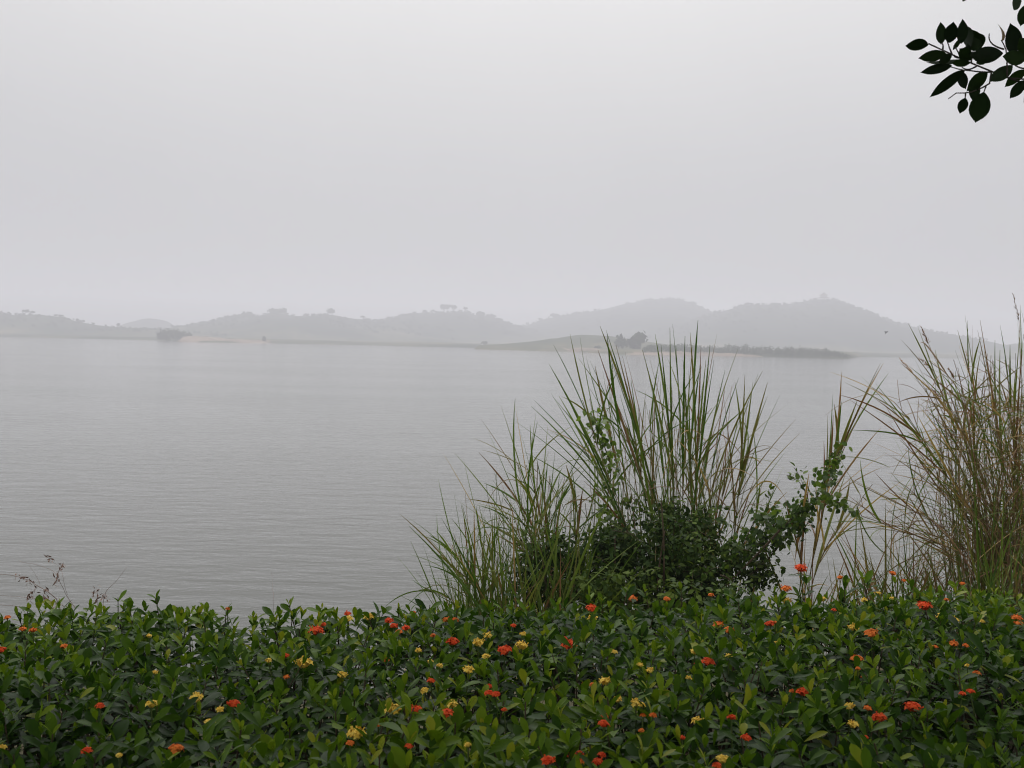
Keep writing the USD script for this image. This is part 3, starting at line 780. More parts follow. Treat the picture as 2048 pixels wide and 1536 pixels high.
def clump(name, label, cat, group, base, depth, culms, seed, width=.009, tone0=.25, n_low=40, low_len=(.5, .9), dry=.25, culm_mat=None, spread=.16, extra=2.0, radius=.006, low_region=None, clones=0, wild=.14, most=290, ext_len=(.35, .8), lean=0.0, strands=0, strand_top=(780, 950), green=.6, low_depth=None, arcs=()):
    """culms: (pixels up the stem, pixels of blade tips). Every stem rises from the clump's foot on the bank."""
    rng = np.random.default_rng(seed)
    fx = at(base, 1150, depth)[0]
    foot = np.array([fx, depth, ground_z(fx, depth)])
    t = thing(name, label, cat, group, foot)
    cm = culm_mat or culm_look

    made, rest = [0], []
    for a_, b_, c_ in arcs:
        q_ = depth - .15 + rng.normal() * .1
        put_arc = [at(*v_, q_ + rng.normal() * .06) for v_ in (a_, b_, c_)]
        put('blade', blade(put_arc[0], put_arc[2], [0, 0, 1], width * rng.uniform(.55, .85), rng=rng, segs=12, through=put_arc[1]), blade_look, t, True, rng.uniform(.62, .98), label='arched dead blade')
    if strands:
        fine = []
        for _ in range(strands):
            x0 = rng.uniform(*low_region)
            a_ = at(x0, 1150, depth + rng.normal() * spread); a_[2] = ground_z(a_[0], a_[1])
            x1 = x0 + (x0 - base) * rng.uniform(.1, .7) + rng.normal() * 30
            b_ = at(x1, rng.uniform(*strand_top), depth + rng.normal() * spread * 1.5)
            m_ = (a_ + b_) / 2 + rng.normal(size=3) * [.06, .06, .02]
            fine.append(tube(curve([a_, m_, b_], 7), np.linspace(.0034, .0012, 7), 4))
        k_ = int(len(fine) * green)
        put('fine_stems', join(fine[k_:]), dry_culm, t, kind='stuff')
        if k_:
            put('green_stems', join(fine[:k_]), green_culm, t, kind='stuff')

    def put_blade(p0, p1, tg, w, tone, **kw):
        vf = blade(p0, p1, tg, w, rng=rng, **kw)
        made[0] += 1
        if made[0] <= most:
            put('blade', vf, blade_look, t, True, np.clip(tone, 0, 1))
        else:
            rest.append((vf, float(np.clip(tone, 0, 1))))

    more = [([(x + rng.normal() * 26, y + rng.normal() * 10) for x, y in st], [(x + rng.normal() * 40, y + 15 + abs(rng.normal()) * 90) for x, y in tp[::2]]) for st, tp in culms for _ in range(clones)]
    for number, (stem, tips) in enumerate(list(culms) + more):
        bold = 1.2 if number < len(culms) else .85
        dj = rng.normal() * spread
        f0 = foot + [rng.normal() * spread * .9 + (at(stem[0][0], 1150, depth)[0] - fx) * .75, dj * .8, 0]
        f0[2] = ground_z(f0[0], f0[1]) - .04
        pts = [f0] + [at(x, y, depth + dj + .05 * k * rng.normal()) for k, (x, y) in enumerate(stem)]
        line = curve(pts, 14)
        put('culm', tube(line, np.linspace(radius, radius * .35, 14), 5), cm, t)
        m = len(tips)
        for i, (x, y) in enumerate(tips):
            tip_p = at(x, y, depth + dj + rng.normal() * .16)
            s = np.interp(i, [0, max(m - 1, 1)], [.97, .62]) + rng.normal() * .02
            k = int(np.clip(s, 0, 1) * 13)
            tg = line[k] - line[max(k - 2, 0)]
            put_blade(line[k], tip_p, tg, width * bold * rng.uniform(.75, 1.2), tone0 + rng.normal() * .15 + (.38 if rng.random() < dry else 0), bow=rng.uniform(.32, .5))
        for _ in range(int(extra * m)):
            s = rng.uniform(.35, .95); k = int(s * 13)
            tg = unit(line[k] - line[max(k - 2, 0)])
            dirn = unit(tg + rng.normal(size=3) * [wild * 2.1, wild * 2.1, wild])
            ln = rng.uniform(*ext_len)
            bent = rng.random() < .22
            tip_p = line[k] + dirn * ln * (.75 if bent else 1) - (np.array([0, 0, ln * rng.uniform(.3, .8)]) if bent else 0)
            put_blade(line[k], tip_p, tg, width * rng.uniform(.6, 1.1), tone0 + .1 + rng.normal() * .2 + (.4 if rng.random() < dry + .2 * bent else 0), bow=.5, droop=.12 if bent else 0)
    for _ in range(n_low):
        x = low_region[0] + (low_region[1] - low_region[0]) * rng.random() if low_region else base + rng.normal() * 40
        p0 = at(x, 1150, (low_depth or depth) + rng.normal() * spread); p0[2] = ground_z(p0[0], p0[1]) + rng.uniform(.05, .3)
        ln = rng.uniform(*low_len)
        dirn = unit(np.array([rng.normal() * .35 + lean, rng.normal() * .35, 1.0]))
        bent = rng.random() < .2
        put_blade(p0, p0 + dirn * ln - (np.array([0, 0, ln * .35]) if bent else 0), [dirn[0] * .2, dirn[1] * .2, 1], width * rng.uniform(.6, 1.1), tone0 + .05 + rng.normal() * .18 + (.4 if rng.random() < dry * .8 else 0), droop=.1 if bent else 0)
    if rest:
        put('blades', join([vf for vf, _ in rest]), blade_look, t, True, np.concatenate([np.full(len(vf[0]), tn) for vf, tn in rest]), kind='stuff')
    return t, foot


clump('reed_clump', 'tallest green reed clump, its blades fanning up to the far shore', 'reeds', None, 1310, 7.0, [
    ([(1330, 1100), (1300, 960), (1265, 830)], [(1200, 652), (1212, 660), (1232, 690), (1250, 705), (1222, 720)]),
    ([(1320, 1100), (1290, 980), (1240, 850)], [(1214, 668), (1196, 700), (1180, 722), (1262, 760)]),
    ([(1262, 1080), (1215, 950), (1165, 800)], [(1107, 690), (1140, 668), (1160, 675), (1098, 728), (1118, 760)]),
    ([(1275, 1080), (1240, 950), (1195, 800)], [(1172, 712), (1190, 732), (1205, 740), (1222, 700)]),
    ([(1250, 1080), (1205, 960), (1160, 890)], [(1068, 800), (1102, 786), (1118, 792), (1062, 812), (1072, 845), (1050, 905)]),
    ([(1350, 1100), (1345, 960), (1335, 820)], [(1310, 668), (1322, 690), (1285, 700), (1340, 655), (1296, 745)]),
    ([(1365, 1100), (1365, 950), (1360, 820)], [(1345, 648), (1352, 690), (1370, 672), (1385, 690), (1300, 720)]),
    ([(1390, 1100), (1392, 950), (1386, 800)], [(1396, 640), (1380, 665), (1402, 690), (1412, 720), (1366, 720)]),
    ([(1395, 1100), (1400, 950), (1398, 830)], [(1434, 668), (1420, 690), (1476, 698), (1450, 740), (1440, 770)]),
    ([(1385, 1090), (1380, 960), (1385, 860)], [(1400, 730), (1390, 745), (1410, 745), (1378, 740), (1428, 720)]),
    ([(1410, 1090), (1420, 980), (1430, 900)], [(1450, 770), (1478, 755), (1525, 742), (1500, 780), (1516, 748)]),
    ([(1300, 1090), (1285, 970), (1270, 880)], [(1255, 770), (1292, 780), (1240, 790), (1310, 800)]),
    ([(1340, 1090), (1330, 970), (1318, 880)], [(1330, 770), (1305, 770), (1345, 780), (1290, 800)]),
], 101, width=.0068, tone0=.20, n_low=40, low_len=(.7, 1.3), dry=.22, spread=.17, extra=1.1, ext_len=(.3, .62), low_region=(1210, 1440), clones=1, wild=.27, strands=60, strand_top=(760, 940), arcs=[((1325, 960), (1372, 862), (1424, 905)), ((1330, 985), (1400, 925), (1500, 988)), ((1420, 1000), (1380, 868), (1326, 888)), ((1405, 900), (1440, 868), (1496, 930)), ((1255, 960), (1222, 902), (1200, 985)), ((1390, 1010), (1450, 938), (1530, 975)), ((1290, 900), (1330, 935), (1395, 905))])
clump('reed_clump', 'sparse reed stem of wide open V blades, right of the tallest clump', 'reeds', None, 1462, 6.9, [
    ([(1468, 1080), (1480, 960), (1490, 880)], [(1470, 765), (1490, 750), (1506, 765), (1535, 765), (1560, 790), (1592, 838), (1600, 866), (1448, 800), (1438, 830), (1570, 905)]),
    ([(1500, 1080), (1512, 1020), (1520, 985)], [(1534, 980), (1520, 965), (1560, 960)]),
    ([(1425, 1090), (1440, 1020), (1450, 960)], [(1468, 890), (1455, 880), (1480, 905), (1500, 930)]),
], 102, width=.0074, tone0=.34, n_low=10, dry=.35, spread=.09, extra=1.0, clones=1, radius=.007, low_region=(1440, 1500), arcs=[((1470, 1040), (1524, 964), (1572, 1000)), ((1468, 1000), (1500, 905), (1560, 902)), ((1475, 1060), (1500, 1010), (1560, 1030))])
clump('reed_clump', 'mid-height reed tuft leaning left over the lake, left of the creeper mound', 'reeds', None, 1090, 6.6, [
    ([(1085, 1120), (1065, 1020), (1035, 930)], [(946, 876), (962, 838), (1002, 812), (1030, 808), (958, 905), (975, 860)]),
    ([(1090, 1120), (1075, 1010), (1052, 930)], [(1072, 826), (1060, 850), (1096, 850), (1040, 860)]),
    ([(1080, 1130), (1050, 1040), (1020, 980)], [(968, 966), (950, 1005), (985, 960), (958, 1040)]),
    ([(1095, 1120), (1090, 1020), (1085, 960)], [(1095, 925), (1125, 935), (1140, 960), (1110, 905)]),
    ([(1150, 1110), (1155, 1050), (1150, 1000)], [(1132, 930), (1140, 920), (1165, 980), (1150, 970), (1190, 1020)]),
    ([(1060, 1130), (1030, 1060), (1000, 1010)], [(952, 1010), (945, 1060), (975, 1000), (1000, 960)]),
    ([(1100, 1130), (1110, 1040), (1120, 1000)], [(1145, 960), (1120, 940), (1130, 950)]),
], 103, width=.0076, tone0=.20, n_low=130, low_len=(.6, 1.1), dry=.24, spread=.15, extra=1.2, low_region=(985, 1170), clones=1, arcs=[((1095, 1160), (1130, 1110), (1175, 1116)), ((1060, 990), (1010, 960), (965, 1030)), ((1085, 1130), (1120, 1060), (1150, 1065))], wild=.28, strands=26, strand_top=(930, 1040), low_depth=6.15)
clump('reed_clump', 'short green reed tuft at the left foot of the leaning tuft, at the hedge rim', 'reeds', None, 935, 6.3, [
    ([(940, 1180), (920, 1130), (905, 1090)], [(858, 1070), (872, 1062), (862, 1100), (892, 1040)]),
    ([(935, 1180), (915, 1150), (895, 1120)], [(856, 1110), (850, 1130), (880, 1080)]),
    ([(950, 1170), (945, 1110), (935, 1070)], [(902, 1036), (922, 1008), (948, 1018), (930, 1040)]),
    ([(965, 1170), (965, 1110), (960, 1070)], [(952, 1012), (970, 1035), (985, 1050), (1000, 1040)]),
    ([(985, 1180), (995, 1130), (1000, 1090)], [(1010, 1040), (1020, 1060), (985, 1030)]),
    ([(905, 1200), (880, 1190), (850, 1175)], [(822, 1158), (838, 1180), (860, 1150)]),
], 104, width=.0058, tone0=.18, n_low=170, low_len=(.5, .85), dry=.12, spread=.13, extra=1.3, low_region=(905, 1030), clones=1, wild=.2)
clump('reed_clump', 'thin reed rising right of the red flower, its blades meeting the dry clump', 'reeds', None, 1618, 6.6, [
    ([(1618, 1170), (1640, 1060), (1660, 960), (1685, 890)], [(1668, 808), (1683, 803), (1715, 800), (1735, 785), (1728, 810), (1762, 855), (1775, 905), (1770, 932), (1655, 830), (1665, 790)]),
    ([(1622, 1180), (1650, 1100), (1690, 1040)], [(1700, 960), (1720, 1000), (1730, 1040), (1745, 985), (1690, 950)]),
    ([(1605, 1180), (1600, 1100), (1605, 1040)], [(1590, 1120), (1640, 1010), (1570, 1000), (1620, 960)]),
], 105, width=.0075, tone0=.48, n_low=10, low_len=(.5, .9), dry=.35, spread=.09, extra=1.2, low_region=(1580, 1680))

# the dry clump on the right
dry, foot = clump('dry_grass_clump', 'tall straw and rust coloured grass clump at the right picture edge', 'grass clump', None, 2030, 5.8, [
    ([(1985, 1120), (1930, 1010), (1860, 900), (1800, 815), (1745, 775)], [(1660, 744), (1690, 765), (1680, 790), (1722, 752), (1752, 768), (1700, 800)]),
    ([(1960, 1130), (1860, 1080), (1770, 1050), (1725, 1010), (1705, 960)], [(1700, 950), (1720, 920), (1690, 985), (1760, 1010)]),
    ([(2000, 1100), (1950, 960), (1895, 820), (1860, 730)], [(1836, 655), (1848, 690), (1870, 700), (1830, 720), (1840, 760)]),
    ([(2010, 1100), (1965, 950), (1910, 830), (1880, 780)], [(1815, 730), (1800, 725), (1845, 760), (1830, 800), (1860, 740)]),
    ([(2020, 1100), (1985, 950), (1950, 800), (1930, 710)], [(1935, 640), (1915, 660), (1945, 650), (1965, 690), (1910, 700), (1930, 630)]),
    ([(2030, 1100), (2010, 950), (1985, 820), (1970, 730)], [(1955, 660), (1990, 680), (2000, 700), (1960, 640)]),
    ([(2040, 1100), (2030, 950), (2020, 800), (2010, 720)], [(2000, 650), (2020, 690), (2040, 660), (2045, 700)]),
    ([(2060, 1100), (2050, 950), (2045, 800), (2042, 700)], [(2040, 610), (2035, 640), (2060, 620), (2080, 660)]),
    ([(1980, 1120), (1940, 1040), (1880, 960), (1830, 930)], [(1790, 920), (1770, 945), (1760, 900), (1800, 880)]),
    ([(1990, 1120), (1940, 1020), (1900, 940), (1870, 880)], [(1820, 860), (1800, 850), (1835, 830), (1850, 800)]),
    ([(1970, 1140), (1900, 1080), (1830, 1010), (1790, 990)], [(1760, 1000), (1780, 960), (1765, 1040), (1740, 980)]),
    ([(2010, 1110), (1980, 1000), (1950, 900), (1940, 840)], [(1920, 760), (1950, 770), (1935, 740), (1900, 790)]),
    ([(2050, 1110), (2040, 1000), (2030, 900), (2020, 830)], [(2000, 760), (2030, 750), (2045, 770), (1985, 770)]),
    ([(2090, 1110), (2085, 950), (2080, 800)], [(2060, 700), (2090, 690), (2110, 720), (2070, 650)]),
    ([(2120, 1110), (2125, 950), (2130, 800)], [(2110, 690), (2140, 700), (2160, 730)]),
    ([(1965, 1150), (1900, 1110), (1850, 1060), (1820, 1050)], [(1790, 1060), (1800, 1020), (1780, 1080)]),
    ([(2075, 1130), (2065, 1040), (2050, 960)], [(2020, 900), (2060, 870), (2090, 880)]),
], 106, width=.0048, tone0=.32, n_low=120, low_len=(.5, 1.2), dry=.36, culm_mat=dry_culm, spread=.22, extra=3.4, radius=.0045, low_region=(1930, 2160), clones=1, strands=170, green=.5, strand_top=(700, 1000), wild=.30, ext_len=(.15, .5), lean=-.25)
# rusty seed plumes on thin stalks
prng = np.random.default_rng(8)
for (x0, y0), (x1, y1), (x2, y2) in [((1905, 800), (1858, 690), (1843, 655)), ((1880, 830), (1825, 745), (1800, 718)), ((1900, 790), (1862, 735), (1838, 716)), ((2040, 760), (2038, 640), (2026, 588)), ((1985, 820), (1942, 750), (1932, 700)), ((1960, 830), (1885, 800), (1865, 780)), ((2000, 850), (1910, 760), (1898, 738))]:
    a, b, c = (at(x, y, 5.75 + prng.normal() * .08) for x, y in ((x0, y0), (x1, y1), (x2, y2)))
    line = curve([foot + prng.normal(size=3) * [.1, .1, 0], a, b], 9)
    s = put('seed_stalk', tube(line, np.linspace(.003, .0012, 9), 4), dry_culm, dry)
    pl = []
    ax = c - b
    for i in range(46):
        u = i / 46
        p = b + ax * u
        d = unit(unit(ax) + prng.normal(size=3) * .30)
        v_, f_ = leaves(np.array([p]), np.array([d]), prng.normal(size=(1, 3)), .026 * (1.1 - u * .5), .0022, .1, SMALL)
        pl.append((v_[0], f_))
    put('plume', join(pl), plume_look, s)
# curled dead leaves through the clump
dead = []
for i in range(1500):
    x, y = prng.uniform(1760, 2130), prng.uniform(790, 1180)
    if x < 1960 - (y - 830) * .1 and prng.random() > ((x - 1740) / 240) ** 2:
        continue
    p0 = at(x, y, 5.8 + prng.normal() * .3)
    ln = prng.uniform(.12, .42)
    d = unit(prng.normal(size=3) * [1, .8, .8] + [-.2, 0, .1])
    v_, f_ = blade(p0, p0 + d * ln - [0, 0, ln * prng.uniform(.1, .5)], d, prng.uniform(.0018, .004), bow=.55, droop=prng.uniform(0, .3), rng=prng)
    dead.append((v_, f_, prng.uniform(.25, 1.0)))
v_, f_ = join([(a, b) for a, b, _ in dead])
put('dead_leaves', (v_, f_), blade_look, dry, True, np.concatenate([np.full(len(a), c) for a, _, c in dead]), kind='stuff')

# small grass tufts between hedge and dry clump
for i, (x, y0, lab, tn) in enumerate([(1775, 1150, 'low green and straw grass tuft behind the hedge, left of the dry clump', .45), (1862, 1150, 'yellowing grass tuft at the left foot of the dry clump', .6), (2002, 1160, 'fresh pale green grass tuft before the dry clump', .3), (1690, 1165, 'few thin upright grass blades behind the hedge, right of the red flower', .55)]):
    g = np.random.default_rng(200 + i)
    d0 = [5.6, 5.7, 4.75, 5.2][i]
    fx = at(x, 1150, d0)[0]
    ft = np.array([fx, d0, ground_z(fx, d0)])
    t = thing('grass_tuft', lab, 'grass tuft', None, ft)
    for _ in range([60, 60, 34, 12][i]):
        p0 = ft + [g.normal() * .13, g.normal() * .10, .02]
        top = at(x + g.normal() * [60, 50, 45, 40][i], y0 - abs(g.normal()) * [60, 55, 100, 40][i] - 5, d0 + g.normal() * .15)
        put('blade', blade(p0, top, [g.normal() * .1, 0, 1], g.uniform(.003, .0065), rng=g), blade_look, t, True, np.clip(tn + g.normal() * .2, 0, 1))

# ------------------------------------------------------------------ creeper mound and climbing vines
rng = np.random.default_rng(17)
mnd = thing('creeper_mound', 'dark leafy creeper mound smothering the feet of the tallest reeds', 'creeper')
E = [(1290, 1130, 130, 100, 6.7), (1200, 1130, 110, 80, 6.6), (1120, 1150, 80, 70, 6.5), (1060, 1180, 60, 50, 6.4), (1380, 1110, 100, 100, 6.75), (1460, 1150, 80, 65, 6.6), (1330, 1055, 75, 50, 6.8), (1420, 1060, 50, 45, 6.8), (1530, 1130, 50, 60, 6.55), (1555, 1075, 34, 36, 6.55), (1500, 1190, 60, 40, 6.4), (1250, 1200, 170, 70, 6.4), (1400, 1210, 120, 60, 6.4), (1225, 1080, 55, 40, 6.6), (1600, 1018, 42, 20, 6.5), (1572, 1042, 42, 30, 6.5), (1180, 1100, 60, 40, 6.6), (1290, 1060, 60, 40, 6.7)]
lumps = []
for x, y, w, h, d in E:
    for _ in range(max(3, int(w * h / 900))):
        a_, q_ = rng.uniform(0, 2 * math.pi), math.sqrt(rng.random())
        k_ = rng.uniform(.22, .5)
        lumps.append((x + math.cos(a_) * q_ * w * .85, y + math.sin(a_) * q_ * h * .85, w * k_, h * k_ * 1.1, d + rng.normal() * .16 - .25 * max(0, (y - 1130) / 100)))
cs = np.array([at(x, y, d) for x, y, _, _, d in lumps]); rs = np.array([[w * d / FPX, rng.uniform(.08, .2), h * d / FPX] for _, _, w, h, d in lumps])
P, U = blob_leaves(13000, cs, rs, rng, .35)
sprigs = []
for k_ in range(70):        # arching shoots that break the mound's outline
    i_ = rng.integers(len(cs))
    o_ = cs[i_] + rs[i_] * [rng.normal() * .5, 0, .5]
    e_ = o_ + unit(rng.normal(size=3) * [.8, .5, .3] + [0, 0, .8]) * rng.uniform(.10, .30) + [0, 0, -.03]
    l_ = curve([o_, (o_ + e_) / 2 + [0, 0, .05], e_], 9)
    sprigs.append(tube(l_, .0018, 4))
    m_ = 16
    P = np.vstack([P, l_[rng.integers(1, 9, m_)] + rng.normal(size=(m_, 3)) * .012]); U = np.vstack([U, unit(rng.normal(size=(m_, 3)) + [0, -.3, .6])])
put('shoots', join(sprigs), stem_look, mnd, kind='stuff')
P = P + U * (rng.random((len(P), 1)) ** 6) * .10
n = len(P)
D = unit(np.cross(U, rng.normal(size=(n, 3))) + .35 * U + np.array([0, 0, -.25]))
Nn = unit(U + rng.normal(size=(n, 3)) * .35 + [0, 0, .5])
L = rng.uniform(.020, .054, n)
V, f = leaves(P, D, Nn, L, L * rng.uniform(.20, .32, n), rng.uniform(0, .25, n), OVATE, .18)
patch = meshkit.fbm(P * 2.4, 3, 44)
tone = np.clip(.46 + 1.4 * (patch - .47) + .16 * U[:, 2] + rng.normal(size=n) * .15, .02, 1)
front = (U[:, 1] < -.2) & in_view(P, -5)
leaf_parts(mnd, V, f, tone, shrub_leaf, np.where(front, L * (1 + .5 * rng.random(n)), 0), 300)
for x0, y0, x1, y1, d in ((1180, 1215, 1120, 1110, 6.2), (1310, 1240, 1330, 1060, 6.25), (1325, 1230, 1322, 1000, 6.25), (1470, 1190, 1440, 1150, 6.2), (1500, 1150, 1600, 1010, 6.5), (1240, 1240, 1230, 1070, 6.4), (1095, 1220, 1080, 1090, 6.2), (1560, 1060, 1420, 1200, 6.3)):
    a, b = at(x0, y0, d), at(x1, y1, d)
    put('stem', tube(curve([a, (a + b) / 2 + rng.normal(size=3) * .04, b], 8), np.linspace(.008, .004, 8), 5), stem_look, mnd)


def vine(label, px, depth, n, scatter, seed, tone=.55):
    g = np.random.default_rng(seed)
    line = curve([at(x, y, depth + g.normal() * .03) for x, y in px], 40)
    t = thing('climbing_vine', label, 'vine', None, line[0])
    put('stem', tube(line, .0035, 5), stem_look, t)
    k = g.integers(0, 40, n)
    P = line[k] + g.normal(size=(n, 3)) * scatter
    D = unit(g.normal(size=(n, 3)) + [0, -.2, -.3])
    L = g.uniform(.022, .05, n)
    V, f = leaves(P, D, g.normal(size=(n, 3)) * .6 + [0, -.7, .7], L, L * .38, .15, OVATE, .15)
    for i in range(n):
        put('leaf', (V[i], f), vine_leaf, t, True, np.clip(tone + g.normal() * .25, 0, 1))


vine('pale green vine climbing the left stems of the tallest reed clump', [(1225, 1060), (1215, 1000), (1222, 940), (1208, 890), (1198, 850), (1185, 832)], 6.70, 290, [.036, .05, .045], 61, .45)
vine('leafy vine winding up the thin reed right of the creeper mound', [(1545, 1090), (1580, 1040), (1615, 1010), (1640, 985), (1655, 950), (1680, 900)], 6.45, 290, [.042, .06, .034], 62, .22)
vine('dense dark leaved vine trail linking the mound to the vine-wound reed', [(1440, 1130), (1490, 1100), (1540, 1075), (1575, 1045), (1610, 1012)], 6.42, 290, [.05, .06, .045], 65, .05)
vine('short pale vine spray sagging right from the vine-wound reed', [(1640, 1000), (1665, 1000), (1690, 1012), (1712, 1030)], 6.45, 70, [.03, .04, .02], 63, .3)
vine('small leafy shoot standing up between open reed stem and vine', [(1480, 1110), (1500, 1060), (1520, 1030), (1555, 1070)], 6.5, 120, [.04, .04, .035], 64, .15)


# ------------------------------------------------------------------ dead weeds at the left
def weed(label, depth, stems, seed):
    g = np.random.default_rng(seed)
    p = [[at(x, y, depth + g.normal() * .05) for x, y in s] for s, _, _ in stems]
    t = thing('dead_weed', label, 'weed', 'dead weeds behind the left end of the hedge', p[0][0])
    for (s, r, heads), pts in zip(stems, p):
        pts[0] = pts[0] - [0, 0, .35] if r > .003 else pts[0]
        line = curve(pts, 16)
        r = r * .55
        st_ = put('stem', tube(line, np.linspace(r, r * .35, 16), 4), weed_look, t)
        for u in heads:
            c = line[int(u * 15)]
            bits = []
            for _ in range(9):
                d = unit(g.normal(size=3) + [0, 0, -.3])
                v_, f_ = leaves(np.array([c + g.normal(size=3) * .008]), np.array([d]), g.normal(size=(1, 3)), g.uniform(.012, .03), .004, .3, SMALL)
                bits.append((v_[0], f_))
            put('seed_head', join(bits), weed_look, st_)


weed('thick rust-brown dead weed stem arching left with shrivelled leaf knots', 4.1, [
    ([(145, 1212), (112, 1195), (85, 1178), (50, 1157), (20, 1150), (-10, 1148)], .0042, [.5, .62, .75, .85]),
    ([(75, 1172), (66, 1185), (58, 1200)], .0018, [.4, .9]), ([(80, 1168), (68, 1145), (58, 1130)], .0014, [])], 301)
weed('thin dead weed stalk arching high to the left with fine side twigs', 4.25, [
    ([(150, 1215), (130, 1185), (115, 1155), (90, 1135), (65, 1127), (40, 1120)], .0022, [.35]), ([(135, 1190), (125, 1150), (117, 1132), (100, 1121)], .0014, [.75, 1.0])], 302)
weed('low dead weed stalk lying almost flat near the left picture edge', 4.0, [
    ([(125, 1222), (105, 1203), (70, 1197), (30, 1193), (-10, 1190)], .0022, [.3]), ([(98, 1203), (98, 1216)], .0014, [.5]), ([(50, 1215), (20, 1211), (-10, 1208)], .002, [])], 303)
weed('bent dead twig with a long straight whip rising to the right', 4.1, [
    ([(208, 1225), (208, 1195), (212, 1184), (230, 1165), (248, 1142), (254, 1134)], .0022, [.3]), ([(194, 1215), (195, 1195), (192, 1175)], .0015, [.4, .8])], 304)
weed('single hair-thin grass stalk upright above the hedge left of centre', 4.2, [([(548, 1240), (547, 1205), (545, 1160), (541, 1140)], .0014, [])], 305)

# ------------------------------------------------------------------ tree at the upper right
rng = np.random.default_rng(23)
tree = thing('overhanging_tree', 'dark glossy-leaved tree whose branch tip hangs in at the upper right corner', 'tree', None, (3.3, 1.0, 2.85))
trunk0 = np.array([3.3, 1.0, 2.8])
trunk = curve([trunk0, [3.25, 1.05, 4.2], [3.05, .9, 5.6], [2.7, .5, 7.0], [2.5, .2, 8.2]], 16)
put('trunk', tube(trunk, np.linspace(.20, .07, 16), 10), bark_look, tree, True)


def cp(x, y):
    """A point of the enlarged corner, as a pixel of the photograph."""
    return 1740 + x / 5.487, y / 5.487


DB = 2.75
main = [np.array([3.15, .95, 4.9]), np.array([2.75, 1.6, 5.45]), np.array([2.1, 2.4, 5.62])] + [at(*cp(x, y), DB) for x, y in ((1760, 960), (1500, 850), (1340, 790), (1110, 690), (900, 605), (640, 478))]
main[2] = np.array([2.05, 2.5, 5.40])
put('branch', tube(curve(main, 30), np.r_[np.linspace(.045, .006, 18), np.linspace(.0055, .0018, 12)], 6), twig_look, tree, True)
TW = [[(1340, 790), (1180, 785), (1040, 770), (890, 735)], [(1180, 720), (1090, 760), (1010, 740)], [(900, 600), (870, 520), (840, 440)], [(800, 540), (800, 490), (775, 480)], [(930, 620), (1000, 640), (1100, 690)], [(1330, 800), (1310, 920), (1200, 975), (1050, 1020), (950, 1020), (860, 1085)], [(1270, 950), (1250, 1010)], [(1050, 1020), (1045, 1075)], [(1500, 850), (1500, 590), (1440, 440)], [(1470, 540), (1340, 480), (1310, 370)], [(1760, 760), (1640, 740), (1500, 600)], [(1700, 870), (1600, 860), (1480, 850)], [(1800, -120), (1720, -40), (1640, -60)], [(1110, 690), (1120, 620), (1130, 560)], [(1000, 650), (960, 560), (920, 500)]]
for tw in TW:
    put('twig', tube(curve([at(*cp(x, y), DB + .02 * math.sin(x + k)) for k, (x, y) in enumerate(tw)], 8), np.linspace(.0026, .0014, 8), 5), twig_look, tree)
LV = [((640, 495), (383, 490), 75), ((785, 482), (775, 243), 52), ((870, 470), (915, 238), 68), ((1000, 480), (1025, 212), 58), ((1110, 500), (990, 290), 80), ((1190, 560), (1060, 310), 85), ((1205, 540), (1200, 362), 62), ((1150, 560), (1140, 400), 70),
      ((835, 585), (528, 640), 58), ((990, 650), (600, 735), 60), ((900, 720), (540, 800), 48), ((990, 430), (910, 552), 24), ((1110, 660), (980, 530), 62), ((1460, 585), (1105, 620), 82), ((1100, 690), (890, 690), 40), ((1045, 765), (658, 1072), 62), ((970, 780), (1055, 980), 55),
      ((1290, 790), (1062, 1000), 68), ((1180, 900), (1130, 1115), 62), ((1250, 1010), (1155, 1352), 100), ((1047, 1075), (985, 1247), 50), ((1565, 715), (1302, 918), 68), ((1720, 770), (1468, 948), 62), ((1700, 880), (1534, 1084), 55), ((1720, 940), (1700, 1160), 70),
      ((1590, 585), (1550, 270), 84), ((1720, 640), (1452, 620), 76), ((1760, 600), (1640, 420), 70), ((1660, -60), (1555, 128), 52), ((1730, 40), (1648, 298), 62), ((1060, -60), (1020, 14), 30), ((1200, 560), (1130, 640), 60), ((1330, 600), (1180, 560), 62), ((1010, 600), (1100, 500), 50), ((900, 610), (740, 690), 48), ((1780, 960), (1740, 1120), 50), ((1290, 640), (1160, 700), 40)]
for (bx_, by_), (tx_, ty_), hw in LV:
    d1 = DB + rng.normal() * .035
    a, b = at(*cp(bx_, by_), d1), at(*cp(tx_, ty_), d1 + rng.normal() * .03)
    ln = np.linalg.norm(b - a)
    nn = unit(EYE - a) * -1 + rng.normal(size=3) * .28
    v_, f_ = leaves(np.array([a]), np.array([b - a]), nn[None], ln, hw / 5.487 * d1 / FPX * 1.06, rng.uniform(-.04, .10), SMOOTH, rng.uniform(.05, .3))
    put('leaf', (v_[0], f_), tree_leaf, tree, True, rng.random())
a = at(*cp(1450, 440), DB); b = at(*cp(1400, 440), DB)
v_, f_ = leaves(np.array([at(*cp(1440, 455), DB)]), np.array([at(*cp(1470, 360), DB) - at(*cp(1440, 455), DB)]), np.array([[.7, -.6, .3]]), .05, .010, .5, OVATE, .6)
put('leaf', (v_[0], f_), dry_culm, tree, True, .5, label='shrivelled grey-brown leaf')
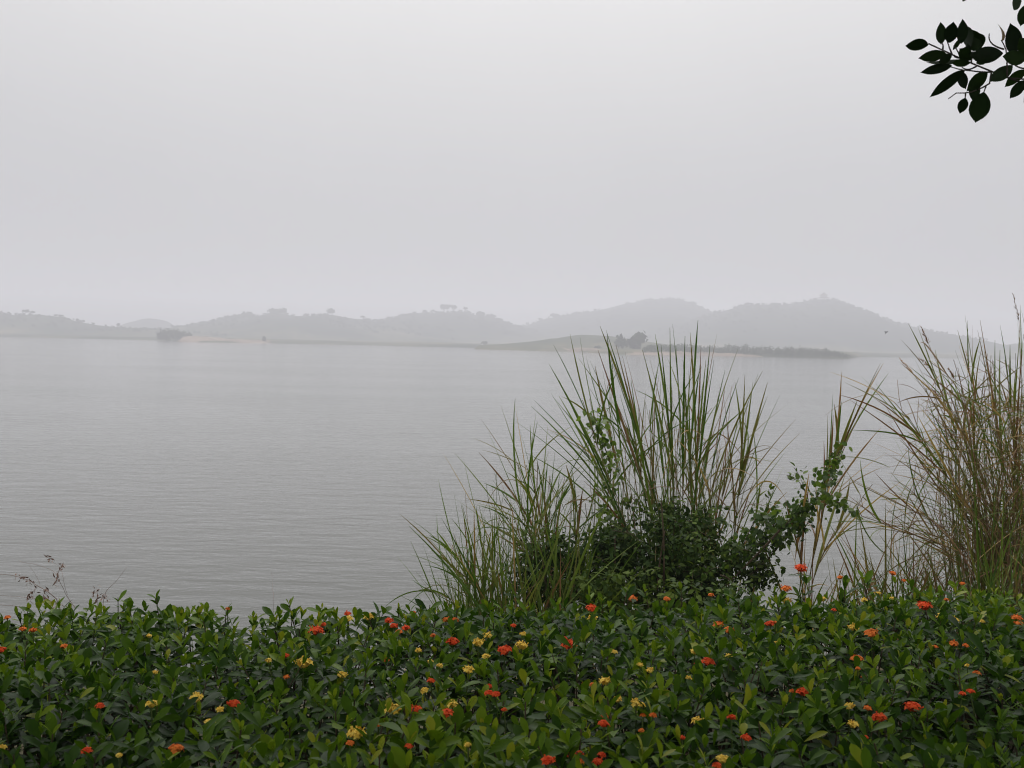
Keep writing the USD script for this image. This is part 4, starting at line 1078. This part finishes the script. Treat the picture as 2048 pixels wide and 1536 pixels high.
# the rest of the crown, above and beside the picture
limbs = [[trunk[9], [1.6, .9, 7.0], [.2, .6, 7.4]], [trunk[11], [2.0, -1.0, 7.6], [.8, -2.0, 7.9]], [trunk[8], [4.0, 1.8, 6.6], [4.8, 2.6, 6.9]], [trunk[12], [3.4, -.6, 8.0], [4.2, -1.4, 8.2]], [trunk[10], [1.2, 1.6, 7.6], [.4, 1.9, 7.9]], [trunk[10], [.2, -.4, 7.2], [-2.9, -.4, 7.6]], [trunk[10], [.6, .9, 7.0], [-2.6, 1.6, 7.5]], [trunk[10], [2.0, 2.4, 7.5], [1.6, 4.6, 8.1]], [trunk[11], [1.0, 2.2, 7.8], [-1.6, 4.2, 8.2]], [trunk[10], [3.4, 2.6, 7.4], [4.0, 4.4, 8.0]]]
cs, rs = [], []
for l in limbs:
    c = curve(l, 10)
    put('limb', tube(c, np.linspace(.06, .02, 10), 7), bark_look, tree, True)
    for k in (5, 7, 9):
        cs.append(c[k] + rng.normal(size=3) * .15 + [0, 0, .15]); rs.append([.85, .8, .42])
for _ in range(8):
    cs.append(trunk[-1] + rng.normal(size=3) * [1.1, .9, .3]); rs.append([.7, .7, .4])
for _ in range(170):
    yc = rng.uniform(-2.6, 4.9)
    cs.append(np.array([rng.uniform(-4.0, 5.0), yc, max(rng.uniform(6.3, 7.4), 4.95 + .43 * yc) + rng.uniform(0, .4)])); rs.append([.8, .8, .34])
cs += [[2.5, 2.6, 5.7], [2.9, 2.2, 5.9], [2.45, 2.9, 6.3]]; rs += [[.42, .4, .3], [.5, .45, .3], [.35, .35, .3]]
P, U = blob_leaves(60000, cs, rs, rng, .25)
n = len(P)
L = rng.uniform(.08, .12, n)
D = unit(U * .6 + rng.normal(size=(n, 3)) + [0, 0, -.4])
V, f = leaves(P, D, rng.normal(size=(n, 3)) * .5 + [0, 0, 1], L, L * .26, .12, SMALL, .15)
out = ~(in_view(V[:, 0], 40) | in_view(V[:, -2], 40))
v_, f_ = many(V[out], f)
put('crown', (v_, f_), tree_leaf, tree, True, np.repeat(rng.random(out.sum()), V.shape[1]), kind='stuff')

# ------------------------------------------------------------------ grass on the bank behind the hedge
rng = np.random.default_rng(29)
n = 5200
gx_ = rng.uniform(-8, 9, n); gy_ = rng.uniform(3.4, 10.5, n)
ok = gy_ > edge_y(np.clip(gx_, _edge[0, 0], _edge[-1, 0])) + .1
gx_, gy_ = gx_[ok], gy_[ok]; n = len(gx_)
P = np.stack([gx_, gy_, [ground_z(a, b) - .02 for a, b in zip(gx_, gy_)]], -1)
D = unit(np.stack([rng.normal(size=n) * .45, rng.normal(size=n) * .45, np.ones(n)], -1))
L = rng.uniform(.12, .34, n)
V, f = leaves(P, D, rng.normal(size=(n, 3)), L, rng.uniform(.004, .008, n), rng.uniform(.1, .5, n), SMALL, .2)
v_, f_ = many(V, f)
g = put('bank_grass', (v_, f_), grass_look, None, False, np.repeat(rng.random(n), V.shape[1]), kind='stuff')
tag(g.GetPrim(), 'short rough grass on the bank sloping from the hedge to the water', 'grass')
